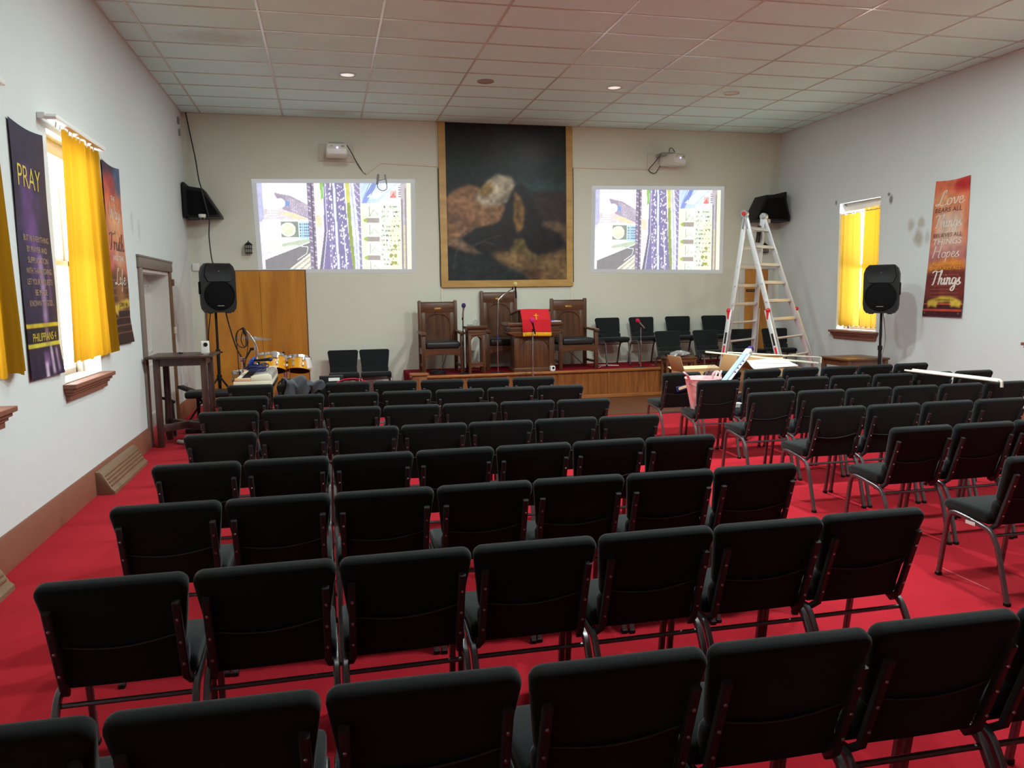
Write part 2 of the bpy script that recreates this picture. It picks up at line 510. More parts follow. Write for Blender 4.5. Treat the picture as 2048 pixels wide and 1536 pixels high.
# ------------------------------------------------------------------ flat pictures (banner prints, the painting, the projected picture)
def hexc(c):
    return np.array(c, float)/255
class Canvas:
    """a small raster; drawing units are given by the view box (x0,y0,x1,y1), y downwards"""
    def __init__(self, w, h, box, col):
        self.w, self.h, self.b = w, h, box
        self.a = np.ones((h, w, 3))*hexc(col)
        xs = box[0]+(np.arange(w)+.5)/w*(box[2]-box[0]); ys = box[1]+(np.arange(h)+.5)/h*(box[3]-box[1])
        self.X, self.Y = np.meshgrid(xs, ys)
    def blur(self, m, k):
        for _ in range(2):
            for ax in (0, 1):
                acc = np.zeros_like(m)
                for d in range(-k, k+1):
                    pad = [(k, k) if i == ax else (0, 0) for i in range(2)]
                    q = np.pad(m, pad, mode='edge')
                    sl = [slice(None)]*2; sl[ax] = slice(k+d, k+d+m.shape[ax])
                    acc += q[tuple(sl)]
                m = acc/(2*k+1)
        return m
    def put(self, m, col, al=1.0):
        m = (m*al)[..., None]
        self.a = self.a*(1-m)+hexc(col)*m
    def inside(self, pts):
        m = np.zeros(self.X.shape, bool)
        n = len(pts)
        for i in range(n):
            (x1, y1), (x2, y2) = pts[i], pts[(i+1) % n]
            if y1 == y2: continue
            c = ((y1 > self.Y) != (y2 > self.Y)) & (self.X < (x2-x1)*(self.Y-y1)/(y2-y1)+x1)
            m ^= c
        return m.astype(float)
    def poly(self, pts, col, al=1.0, soft=0):
        m = self.inside(pts)
        if soft: m = self.blur(m, soft)
        self.put(m, col, al); return self
    def rect(self, x0, y0, x1, y1, col, al=1.0, soft=0):
        return self.poly([(x0, y0), (x1, y0), (x1, y1), (x0, y1)], col, al, soft)
    def ell(self, x, y, rx, ry, col, al=1.0, soft=0):
        m = ((((self.X-x)/rx)**2+((self.Y-y)/ry)**2) < 1).astype(float)
        if soft: m = self.blur(m, soft)
        self.put(m, col, al); return self
    def line(self, pts, wd, col, al=1.0, soft=0):
        m = np.zeros(self.X.shape)
        for (x1, y1), (x2, y2) in zip(pts, pts[1:]):
            dx, dy = x2-x1, y2-y1; L = dx*dx+dy*dy+1e-9
            t = np.clip(((self.X-x1)*dx+(self.Y-y1)*dy)/L, 0, 1)
            m = np.maximum(m, (np.hypot(self.X-x1-t*dx, self.Y-y1-t*dy) < wd/2).astype(float))
        if soft: m = self.blur(m, soft)
        self.put(m, col, al); return self
    def noise(self, amp, k):
        n = rng.random((max(2, self.h//k+2), max(2, self.w//k+2)))
        yi = np.linspace(0, n.shape[0]-1.001, self.h); xi = np.linspace(0, n.shape[1]-1.001, self.w)
        y0 = yi.astype(int); x0 = xi.astype(int); fy = (yi-y0)[:, None]; fx = (xi-x0)[None]
        v = (n[np.ix_(y0, x0)]*(1-fy)*(1-fx)+n[np.ix_(y0+1, x0)]*fy*(1-fx)+n[np.ix_(y0, x0+1)]*(1-fy)*fx+n[np.ix_(y0+1, x0+1)]*fy*fx)
        self.a = np.clip(self.a*(1+amp*(v-.5)*2)[..., None], 0, 1); return self
    def linear(self):
        a = np.clip(self.a, 0, 1)
        return np.where(a <= .04045, a/12.92, ((a+.055)/1.055)**2.4)

def picture_mesh(name, cv, P, mat, parent=None):
    """print a canvas on a real surface: P(u, v) gives the point (v downwards)"""
    h, w = cv.h, cv.w
    co = np.array([P(i/(w-1), j/(h-1)) for j in range(h) for i in range(w)], dtype=np.float32)
    idx = np.arange(h*w).reshape(h, w)
    f = np.stack([idx[1:, :-1], idx[1:, 1:], idx[:-1, 1:], idx[:-1, :-1]], -1).reshape(-1, 4)
    me = bpy.data.meshes.new(name)
    me.vertices.add(h*w); me.vertices.foreach_set('co', co.ravel())
    me.loops.add(len(f)*4); me.loops.foreach_set('vertex_index', f.ravel().astype(np.int32))
    me.polygons.add(len(f)); me.polygons.foreach_set('loop_start', np.arange(0, len(f)*4, 4, dtype=np.int32))
    me.update(calc_edges=True)
    at = me.color_attributes.new('Col', 'FLOAT_COLOR', 'POINT')
    c = np.ones((h*w, 4), np.float32); c[:, :3] = cv.linear().reshape(-1, 3)
    at.data.foreach_set('color', c.ravel())
    me.shade_smooth()
    me.materials.append(mat)
    o = bpy.data.objects.new(name, me); COL.objects.link(o)
    if parent is not None: o.parent = parent
    return o

def text_mesh(name, s, place, height, mat, parent=None, width=None, shear=0.0, bold=0.0, serif=False):
    """lettering as a thin mesh. place(x, y) maps lettering metres (origin centre-baseline, x right, y up) to a point"""
    cu = bpy.data.curves.new('lettering', 'FONT')
    cu.body = s; cu.size = 1; cu.align_x = 'CENTER'; cu.shear = shear; cu.offset = bold
    o = bpy.data.objects.new('tmp', cu); COL.objects.link(o)
    dg = bpy.context.evaluated_depsgraph_get(); dg.update()
    me = bpy.data.meshes.new_from_object(o.evaluated_get(dg))
    bpy.data.objects.remove(o); bpy.data.curves.remove(cu)
    me.name = name
    xs = [v.co.x for v in me.vertices]; ys = [v.co.y for v in me.vertices]
    w = max(xs)-min(xs); cx = (max(xs)+min(xs))/2
    k = height/0.70
    kx = k if width is None else width/w
    for v in me.vertices:
        v.co = Vector(place((v.co.x-cx)*kx, v.co.y*k))
    if serif:
        pass
    me.materials.clear(); me.materials.append(mat)
    ob = bpy.data.objects.new(name, me); COL.objects.link(ob)
    if parent is not None: ob.parent = parent
    return ob

# a small handwriting alphabet: strokes in cap-height units
HAND = {
 'L': (.62, [[(.42, .82), (.5, 1), (.36, .98), (.28, .6), (.2, .15), (.04, .0), (-.04, .1), (.14, .1), (.4, -.02), (.66, .1)]]),
 'T': (.62, [[(-.02, .86), (.2, 1.0), (.45, .93), (.7, 1.0)], [(.36, .95), (.3, .5), (.22, .05), (.1, .02)]]),
 'W': (.8, [[(0, .95), (.08, .2), (.2, .02), (.36, .6), (.42, .2), (.52, .02), (.72, .5), (.8, 1)]]),
 'H': (.7, [[(.1, 1), (.06, .5), (0, 0)], [(.55, 1), (.5, .5), (.48, .03), (.6, .03)], [(.02, .5), (.3, .55), (.52, .5)]]),
 'h': (.42, [[(.02, .4), (.16, .95), (.1, .95), (.04, .3), (.02, 0)], [(.03, .2), (.16, .48), (.26, .4), (.24, .08), (.36, .04), (.42, .15)]]),
 'i': (.22, [[(0, .3), (.08, .48), (.06, .1), (.14, .02), (.22, .15)], [(.1, .68), (.11, .7)]]),
 'n': (.42, [[(0, .42), (.06, .48), (.04, 0)], [(.05, .25), (.18, .48), (.27, .4), (.25, .08), (.34, .03), (.42, .15)]]),
 'g': (.4, [[(.3, .44), (.12, .48), (.03, .25), (.12, .04), (.28, .2), (.32, .46), (.28, -.2), (.14, -.42), (.02, -.28), (.4, .12)]]),
 's': (.32, [[(0, .15), (.2, .5), (.16, .3), (.26, .1), (.12, .0), (.02, .06)], [(.26, .08), (.34, .16)]]),
 'o': (.38, [[(.2, .46), (.06, .36), (.05, .1), (.18, .01), (.3, .15), (.28, .4), (.18, .46), (.3, .36), (.4, .4)]]),
 'v': (.36, [[(0, .4), (.06, .46), (.14, .03), (.28, .3), (.28, .46), (.38, .4)]]),
 'e': (.34, [[(.02, .2), (.22, .3), (.2, .46), (.08, .42), (.03, .18), (.12, .01), (.26, .06), (.35, .18)]]),
 'p': (.4, [[(.08, .46), (.04, 0), (0, -.4)], [(.06, .3), (.2, .48), (.3, .3), (.2, .03), (.06, .08)]]),
 'a': (.4, [[(.28, .42), (.12, .47), (.03, .2), (.12, .02), (.26, .2), (.3, .46), (.28, .08), (.38, .04), (.42, .14)]]),
 'y': (.4, [[(0, .42), (.06, .46), (.08, .12), (.18, .05), (.28, .25), (.32, .46), (.27, -.2), (.14, -.42), (.02, -.28), (.4, .12)]]),
 'f': (.32, [[(.02, .3), (.2, .8), (.16, .98), (.1, .7), (.08, -.3), (.02, -.42), (.12, .0), (.32, .15)]]),
 'r': (.3, [[(0, .42), (.06, .5), (.06, .02)], [(.06, .3), (.16, .46), (.28, .44)]]),
 'u': (.4, [[(0, .42), (.05, .46), (.04, .12), (.14, .02), (.26, .2), (.3, .46), (.28, .08), (.38, .04), (.42, .14)]]),
 't': (.28, [[(.12, .85), (.06, .2), (.12, .02), (.26, .12)], [(-.04, .52), (.26, .56)]]),
}
def hand_text(name, s, place, cap, mat, parent=None, width=None, thick=.07):
    mb = MB(); x = 0; strokes = []
    for ch in s:
        if ch == ' ': x += .3; continue
        adv, st = HAND[ch]
        for k in st: strokes.append([(px+x+.12*py, py) for px, py in k])
        x += adv
    kx = cap if width is None else width/x
    for st in strokes:
        P = catmull([Vector((a*kx-x*kx/2, b*cap, 0)) for a, b in st], 5)
        prev = None
        for i, p in enumerate(P):
            d = (P[min(i+1, len(P)-1)]-P[max(i-1, 0)])
            d = d.normalized() if d.length > 1e-9 else Vector((1, 0, 0))
            n_ = Vector((-d.y, d.x, 0))
            hw = cap*thick*(.45+.75*abs(d.y))/2
            a, b = p+n_*hw, p-n_*hw
            va = mb.bm.verts.new(place(a.x, a.y)); vb = mb.bm.verts.new(place(b.x, b.y))
            if prev: mb.bm.faces.new((prev[0], prev[1], vb, va))
            prev = (va, vb)
    return mb.build(name, mat, parent)

def struct(name, mb, mat, parent=None, sharp=35):
    o = mb.build(name, mat, parent, sharp)
    if parent is None: o['kind'] = 'structure'
    return o

# ------------------------------------------------------------------ room shell
WT = 0.30
struct('floor', MB().box(XL-WT, XR+WT, YF-WT, YB+WT, -0.2, 0), MT['red'])
struct('ceiling', MB().box(XL-WT, XR+WT, YF-WT, YB+WT, H, H+0.15), MT['ceil'])
mb = MB()
i0 = int(math.ceil((XL-GX)/TX)); i1 = int((XR-GX)/TX)
for i in range(i0, i1+1):
    x = GX+TX*i
    mb.box(x-.012, x+.012, YF, YB, H-.006, H+.01)
j0 = int(math.ceil((YF-GY)/TY)); j1 = int((YB-GY)/TY)
for j in range(j0, j1+1):
    y = GY+TY*j
    mb.box(XL, XR, y-.012, y+.012, H-.0055, H+.01)
for x in (XL, XR-.022): mb.box(x, x+.022, YF, YB, H-.006, H+.01)
mb.box(XL, XR, YB-.022, YB, H-.006, H+.01)
struct('trim_ceiling_bars', mb, MT['tbar'])

def wall_with_holes(name, x0, x1, holes, mat):
    """side wall between x0..x1 with openings (ya, yb, za, zb)"""
    mb = MB(); y = YF
    for ya, yb, za, zb in sorted(holes):
        mb.box(x0, x1, y, ya, 0, H)
        if za > 0: mb.box(x0, x1, ya, yb, 0, za)
        mb.box(x0, x1, ya, yb, zb, H)
        y = yb
    mb.box(x0, x1, y, YB+WT, 0, H)
    return struct(name, mb, mat)
WZ0, WZ1 = 1.045, 3.04
LWIN = [(4.50, 5.55), (6.94, 8.0)]
RWIN = [(6.72, 7.80), (10.60, 11.58)]
DOOR = (9.86, 11.55, 0, 2.07)
wall_with_holes('wall_left', XL-WT, XL, [(a, b, WZ0, WZ1) for a, b in LWIN]+[DOOR], MT['wall_l'])
wall_with_holes('wall_right', XR, XR+WT, [(a, b, WZ0, 3.10) for a, b in RWIN], MT['wall_r'])
mb = MB().box(XL, XR, YB, YB+WT, 0, H)
struct('wall_back', mb, MT['wall_b'])
struct('wall_front', MB().box(XL, XR, YF-WT, YF, 0, H), MT['walnut'])  # unseen wall, dark wood added to limit light from behind

# baseboards
BBH = 0.235
def base_prof(d, h): return [(0, 0), (d, 0), (d, h*.80), (d*.7, h*.86), (d*.6, h*.95), (d*.35, h), (0, h)]
mb = MB()
for a, b in ((YF, 9.70), (11.69, YB)):
    mb.prism([(XL+u, z) for u, z in base_prof(.028, BBH)], a, b, 'xz')
struct('baseboard_left', mb, MT['base'])
struct('baseboard_right', MB().prism([(XR-u, z) for u, z in base_prof(.028, BBH)], YF, YB, 'xz'), MT['base'])

# windows: sash set back in the wall, glass, stepped brown sill
def window(n, xin, sgn, ya, yb, z0, z1):
    """xin = room face of the wall, sgn = +1 when outdoors is towards +x"""
    w = thing('window_%d' % n, None, None); w['kind'] = 'structure'
    X = lambda d: xin+sgn*d
    mb = MB()
    def bx(d0, d1, a, b, c, d): mb.box(min(X(d0), X(d1)), max(X(d0), X(d1)), a, b, c, d, .004, 1)
    for (d0, d1, za, zb) in ((.20, .24, z0, (z0+z1)/2+.02), (.235, .275, (z0+z1)/2-.02, z1)):
        bx(d0, d1, ya, ya+.06, za, zb); bx(d0, d1, yb-.06, yb, za, zb)
        bx(d0, d1, ya, yb, za, za+.06); bx(d0, d1, ya, yb, zb-.05, zb)
    mb.build('sash', MT['door_white'], w)
    mb = MB(); bx(.15, .29, ya, ya+.03, z0, z1); bx(.15, .29, yb-.03, yb, z0, z1); bx(.12, .29, ya, yb, z1-.05, z1); bx(.1, .16, ya, yb, z1-.13, z1-.05)
    mb.build('window_frame', MT['door_white'], w)
    mb = MB(); bx(.215, .221, ya+.05, yb-.05, z0+.05, (z0+z1)/2); bx(.252, .258, ya+.05, yb-.05, (z0+z1)/2, z1-.04)
    mb.build('glass', MT['glass'], w)
    mb = MB()
    e = .075
    bx(-.10, .2, ya-e, yb+e, z0-.035, z0)
    mb.build('sill_board', MT['white'] if False else MT['base'], w)
    mb = MB()
    bx(-.075, 0, ya-e+.02, yb+e-.02, z0-.065, z0-.035)
    bx(-.055, 0, ya-e+.035, yb+e-.035, z0-.09, z0-.065)
    bx(-.038, 0, ya-e+.05, yb+e-.05, z0-.135, z0-.09)
    mb.build('sill_moulding', MT['base'], w)
    mb = MB(); bx(.0, .19, ya+.002, yb-.002, z0, z0+.012)
    mb.build('stool', MT['door_white'], w)
    return w
window(1, XL, -1, *LWIN[0], WZ0, WZ1)
window(2, XL, -1, *LWIN[1], WZ0, WZ1)
window(3, XR, 1, *RWIN[0], WZ0, 3.10)
window(4, XR, 1, *RWIN[1], WZ0, 3.10)

# side doorway in the left wall: dark trim, deep white jamb, white panelled door
d = thing('door_1', None, None); d['kind'] = 'structure'
mb = MB()
mb.box(XL, XL+.03, 9.70, 11.70, 2.07, 2.21, .006)
mb.box(XL, XL+.036, 9.69, 11.71, 2.19, 2.215, .004)
mb.build('door_header', MT['trim_dark'], d)
mb = MB()
mb.box(XL, XL+.03, 9.72, 9.86, 0, 2.07, .006)
mb.build('door_jamb', MT['trim_dark'], d)
mb = MB(); mb.box(XL-.01, XL+.022, 11.55, 11.66, 0, 2.07, .006); mb.build('door_casing', MT['trim_brown'], d)
mb = MB()
mb.box(XL-.295, XL-.005, 9.861, 9.885, 0, 2.06); mb.box(XL-.295, XL-.005, 11.525, 11.549, 0, 2.06); mb.box(XL-.295, XL-.005, 9.88, 11.53, 2.03, 2.065)
mb.build('door_reveal', MT['door_white'], d)
for ya, yb in ((9.89, 10.62), (10.63, 11.52)):
    mb = MB(); mb.box(XL-.285, XL-.245, ya, yb, 0.01, 2.03, .004)
    leaf = mb.build('door_leaf', MT['door_white'], d)
    mb = MB()
    for za, zb in ((.18, .85), (1.0, 1.9)):
        for a, b, c, e in ((ya+.1, yb-.1, za, za+.03), (ya+.1, yb-.1, zb-.03, zb), (ya+.1, ya+.13, za, zb), (yb-.13, yb-.1, za, zb)):
            mb.box(XL-.25, XL-.235, a, b, c, e, .004, 1)
    mb.build('panel_moulding', MT['door_white'], leaf)
for z in (1.93, 1.28):
    mb = MB(); mb.box(XL+.0, XL+.05, 11.60, 11.67, z-.045, z+.045, .006); mb.build('hinge', MT['trim_brown' if z > 1.5 else 'offwhite'], d)

# plywood double door in the back wall
d = thing('door_2', None, None); d['kind'] = 'structure'
for a, b in ((-1.83, -1.012), (-1.008, -.31)):
    mb = MB(); mb.box(a, b, YB-.035, YB+.01, 0.005, 2.13, .003, 1); mb.build('door_leaf', MT['ply'], d)
mb = MB(); mb.box(-1.86, -.29, YB-.02, YB, 2.13, 2.145); mb.box(-1.86, -1.83, YB-.02, YB, 0, 2.14); mb.box(-.31, -.29, YB-.02, YB, 0, 2.14)
mb.build('door_edge', MT['trim_brown'], d)
# brown door at the far corner
d = thing('door_3', None, None); d['kind'] = 'structure'
mb = MB(); mb.box(7.55, 8.03, YB-.03, YB+.01, .005, 2.10, .003, 1); mb.build('door_leaf', MT['ply'], d)
mb = MB(); mb.box(7.45, 7.55, YB-.04, YB, 0, 2.10, .005); mb.box(8.03, 8.13, YB-.04, YB, 0, 2.10, .005); mb.box(7.42, 8.16, YB-.05, YB, 2.10, 2.20, .006)
mb.build('door_frame', MT['door_white'], d)
pl = MB().box(7.585, 7.80, YB-.036, YB-.029, 1.685, 1.735, .002, 1).build('name_plate', MT['black'], d)
text_mesh('lettering', 'STUDY OFFICE', lambda x, y: (7.692+x, YB-.0365, 1.697+y), .026, MT['plate'], pl, width=.185)

MT['boards'] = wood('bare_boards', srgb(72, 38, 20), srgb(112, 64, 34), 'x', 7, 0.45)
# bare boards in front of the stage
struct('floor_boards', MB().box(1.15, 5.6, 10.35, STAGE_Y+.02, 0, .012), MT['boards'])

# ------------------------------------------------------------------ the stage
st = thing('stage', 'low stage with polished oak front and dark red carpet top', 'stage', (0, 0, 0))
SX0, SX1 = 1.24, 5.42
MB().box(SX0, SX1, STAGE_Y+.03, YB-.001, .02, STAGE_Z).build('carpet_top', MT['stage_red'], st)
MB().box(SX1, 7.38, 12.74, YB-.001, .02, STAGE_Z).build('carpet_top', MT['stage_red'], st)
MB().box(SX1, 8.22, STAGE_Y-.2, 12.715, .013, .235).build('step_top', MT['stage_red'], st)
mb = MB(); mb.box(SX0, SX1, STAGE_Y, STAGE_Y+.03, .07, STAGE_Z-.03); mb.build('front_panel', MT['oak'], st)
mb = MB(); mb.box(SX0-.02, SX1+.01, STAGE_Y-.035, STAGE_Y+.07, STAGE_Z-.03, STAGE_Z+.012, .012, 3); mb.build('nosing', MT['oak_x'], st)
mb = MB(); mb.box(SX0, SX1, STAGE_Y-.03, STAGE_Y, .012, .07, .008); mb.box(SX0, SX1, STAGE_Y-.045, STAGE_Y, .012, .03, .008); mb.build('base_moulding', MT['oak_x'], st)
for x in (1.9, 2.75, 3.6, 4.45, 5.3):
    mb = MB(); mb.box(x-.025, x+.025, STAGE_Y-.012, STAGE_Y, .07, STAGE_Z-.03, .003, 1); mb.build('batten', MT['oak'], st)
mb = MB(); mb.box(SX1-.01, 8.22, STAGE_Y-.225, STAGE_Y-.2, .013, .24, .004); mb.build('step_riser', MT['oak'], st)
mb = MB(); mb.box(SX1, 7.38, 12.715, 12.74, .235, STAGE_Z, .004); mb.build('riser', MT['oak'], st)
pt = thing('stage_post', 'square oak corner post with flat cap at the near end of the stage', 'post', (1.345, 11.98, 0))
MB().box(-.11, .11, -.10, .06, .012, .50, .004).build('shaft', MT['oak'], pt)
MB().box(-.14, .14, -.13, .06, .50, .535, .008).build('cap', MT['oak_x'], pt)

# ceiling discs
for i, x in enumerate((0.39, 2.21, 4.04, 5.84)):
    m = [MT['puck'], MT['puck_off'], MT['puck'], MT['puck_tan']][i]
    lab = ['white round recessed ceiling lamp, nearest to the left wall', 'grey unlit round recessed ceiling lamp in front of the painting',
           'white round recessed ceiling lamp between painting and right projector', 'tan round recessed ceiling lamp, nearest to the right wall'][i]
    t = thing('ceiling_light', lab, 'ceiling light', (x, 10.77, H), 0, 'recessed lamps in the ceiling')
    MB().lathe([(.088, 0), (.115, 0), (.115, -.008), (.092, -.012), (.088, -.006)], n=28).build('rim', MT['tbar'] if i != 1 else MT['puck_off'], t)
    MB().lathe([(0, -.004), (.088, -.003), (.088, 0)], n=28).build('lens', m, t)
# ------------------------------------------------------------------ padded stacking chairs
# local frame: faces +y, top of the back at y=-.25, rear feet y=-.25, front feet y=+.25
CH_TOP = 0.800
def rrect(w0, w1, h, r, n=5, rb=None):
    """outline (x, s): width w0 at the bottom, w1 at the top, rounded corners"""
    rb = r if rb is None else rb
    out = []
    for cx, cs, a0, rr in ((w1/2-r, h-r, 0, r), (-(w1/2-r), h-r, 90, r), (-(w0/2-rb), rb, 180, rb), (w0/2-rb, rb, 270, rb)):
        for k in range(n+1):
            a = math.radians(a0+90*k/n)
            out.append((cx+rr*math.cos(a), cs+rr*math.sin(a)))
    return out
def make_chair():
    t = thing('stacking_chair', None, None)
    # back pad: rear surface runs from low to top
    top = Vector((0, -.245, CH_TOP)); low = Vector((0, -.108, .405))
    d = (top-low); Lb = d.length; d.normalize()
    nrm = Vector((0, d.z, -d.y))                       # towards the sitter (+y)
    Mb = Matrix((Vector((1, 0, 0)), d, nrm)).transposed()
    mb = MB()
    up_ = rrect(.415, .466, Lb*.70, .035, 5, .05)
    mb.prism(up_, 0, .058, 'xy', bev=.022, seg=4, mat=Mb, off=low+d*(Lb*.30))
    mb.prism(rrect(.40, .412, Lb*.33, .03, 4), .004, .066, 'xy', bev=.022, seg=3, mat=Mb, off=low)
    mb.build('backrest', MT['fabric'], t, sharp=60)
    # book pocket on the rear of the back
    def pk(u, v):
        x = (u-.5)*.365
        s = v*(Lb*.43-.020*math.sin(PI*u)+.012*u)
        off = -.004-.010*math.sin(PI*u)*(.25+.75*v)
        return low+d*(s+.004)+nrm*off+Vector((x, 0, 0))
    pocket = MB().grid(pk, 14, 8)
    o = pocket.build('book_pocket', MT['seam'], t, sharp=60)
    hem = MB().tube([pk(i/14, 1)+nrm*-.001 for i in range(15)], .0028, n=6)
    hem.build('hem', MT['hem'], o)
    # seat
    prof = [(-.085, .405), (.20, .415), (.232, .43), (.238, .452), (.225, .474), (.19, .486), (.05, .487), (-.085, .476), (-.095, .46), (-.097, .42)]
    mb = MB(); mb.prism(prof, -.226, .226, 'yz', bev=.018, seg=3)
    mb.build('seat', MT['fabric'], t, sharp=60)
    for s in (-1, 1):
        x = s*.194
        P = [low+d*(Lb*.82)+nrm*-.019+Vector((x, 0, 0)), low+d*(Lb*.4)+nrm*-.019+Vector((x, 0, 0)), low+d*.02+nrm*-.019+Vector((x*1.0, 0, 0)),
             Vector((s*.203, -.085, .378)), Vector((s*.215, -.05, .383))]
        u = MB().tube(P, 0, sq=(.026, .024)).build('back_upright', MT['upright'], t)
        for k in (.66, .43, .20):
            c = low+d*(Lb*k)+nrm*-.0325+Vector((x, 0, 0))
            MB().lathe([(0, .0035), (.0045, .003), (.006, 0), (.006, -.003)], c, n=8, m=Matrix((Vector((1, 0, 0)), d, -nrm)).transposed()).build('screw', MT['screw'], u)
        xs = s*.2215
        front = [(xs, .25, .012), (xs, .205, .30), (xs, .19, .375), (xs, .165, .408), (xs, .12, .414), (xs, .03, .404)]
        rear = [(xs, .03, .404), (xs, -.08, .386), (xs, -.12, .368), (xs, -.148, .33), (xs, -.175, .27), (xs, -.25, .012)]
        for P in (front, rear):
            lg = MB().tube(P, 0, sq=(.024, .026), smooth=3).build('leg', MT['frame'], t)
            e = P[0] if P is front else P[-1]
            MB().box(e[0]-.015, e[0]+.015, e[1]-.016, e[1]+.016, 0, .022, .004, 1).build('foot_cap', MT['black'], lg)
    MB().tube([(-.221, -.125, .352), (.221, -.125, .352)], .0095, n=8).build('crossbar', MT['frame'], t)
    MB().tube([(-.221, .155, .40), (.221, .155, .40)], .008, n=8).build('front_rail', MT['frame'], t)
    return t

ORD = ['first', 'second', 'third', 'fourth', 'fifth', 'sixth', 'seventh', 'eighth']
proto_chair = make_chair()
first_used = [False]
def put_chair(x, y, rz, label, group, z=0.0, sc=1.0):
    if not first_used[0]:
        first_used[0] = True
        c = proto_chair; c.location = (x, y, z); c.rotation_euler = (0, 0, rz)
        tag(c, label, 'chair', group)
    else:
        c = dup(proto_chair, (x, y, z), rz, label, group, 'chair')
    if sc != 1.0: c.scale = (sc, sc, sc)
    return c

# rows: (x of first chair, pitch, y of the back top at x=0, slope, count), nearest row first
LEFT = [(-.755, .479, 1.815, -.020, 7), (-.712, .477, 2.745, .000, 7), (-.722, .479, 3.690, -.018, 7), (-.724, .479, 4.572, -.010, 7),
        (-.716, .479, 5.522, -.040, 7), (-.772, .484, 6.558, -.074, 7), (-.765, .500, 7.545, -.051, 7), (-.775, .495, 8.500, -.100, 7)]
RIGHT = [(3.745, .49, 3.445, 0, 1), (3.792, .49, 4.405, 0, 3), (3.84, .497, 5.33, 0, 4), (3.842, .499, 6.30, -.003, 6),
         (3.86, .504, 7.36, -.018, 7), (3.85, .505, 8.09, .014, 7)]
ROWW = ['nearest row', 'second nearest row', 'third nearest row', 'fourth row from the camera', 'fifth row from the camera',
        'third row from the front', 'second row from the front', 'front row']
jit = random.Random(3)
for r, (x0, p, yt, sl, n) in enumerate(LEFT):
    for k in range(n):
        x = x0+p*k
        pos = ['leftmost', 'second from left', 'third from left', 'middle', 'third from right', 'second from right', 'rightmost'][k]
        put_chair(x, yt+sl*x+.185+jit.uniform(-.008, .008), math.atan(sl)+jit.uniform(-.012, .012),
                  'black padded chair, %s, %s, left block' % (pos, ROWW[r]), 'chairs of the left block')
RW = ['nearest row', 'second nearest row', 'third nearest row', 'third row from the front', 'second row from the front', 'front row']
for r, (x0, p, yt, sl, n) in enumerate(RIGHT):
    for k in range(n):
        x = x0+p*k
        pos = 'aisle-end' if k == 0 else '%s from the aisle' % ORD[k]
        lab = 'black padded chair, %s, %s, right block' % (pos, RW[r])
        if r == 4 and k == 0: lab = 'black padded aisle chair with a pink bucket on its seat'
        if r == 5 and k == 0: lab = 'black padded aisle chair with papers in its back pocket, right block front row'
        put_chair(x, yt+sl*x+.185+jit.uniform(-.008, .008), math.atan(sl)+jit.uniform(-.012, .012), lab, 'chairs of the right block')
    if r == 0:
        tagged = [o for o in COL.objects if o.get('label', '').endswith('aisle-end, nearest row, right block')][0]
        MB().box(-.236, -.2345, -.02, .05, .378, .398, .0005, 1).build('paper_label', MT['paper'], tagged)['label'] = 'white paper label on the side rail'
# two chairs against the back wall
for k, x in enumerate((.243, .745)):
    put_chair(x, 12.83, PI+.04*(1 if k else -1)*0, 'black padded chair facing the room by the plywood door, %s of the pair' % ('left' if k == 0 else 'right'), 'pair of chairs at the back wall', 0, 1.04)
# chairs on the stage: four along the wall, then a lower row
for k, (x, a) in enumerate(((4.82, .10), (5.44, .02), (6.12, -.06), (6.82, -.10))):
    put_chair(x, 12.93, PI+a, ['black padded chair along the stage wall beside the wooden throne', 'black padded chair along the stage wall behind the red microphone',
              'black padded chair along the stage wall, third from the thrones', 'black padded chair along the stage wall, partly behind the ladder'][k], 'chairs along the stage wall', STAGE_Z+.0)
for k, (x, a) in enumerate(((5.66, .04), (6.36, .02), (7.06, -.03), (7.66, -.12))):
    put_chair(x, 12.30, PI+a, ['black padded chair on the low step behind the small brown table', 'black padded chair on the low step, middle of the lower row',
              'black padded chair on the low step seen through the ladder rungs', 'black padded chair on the low step by the brown corner door'][k], 'chairs on the low step', .235)
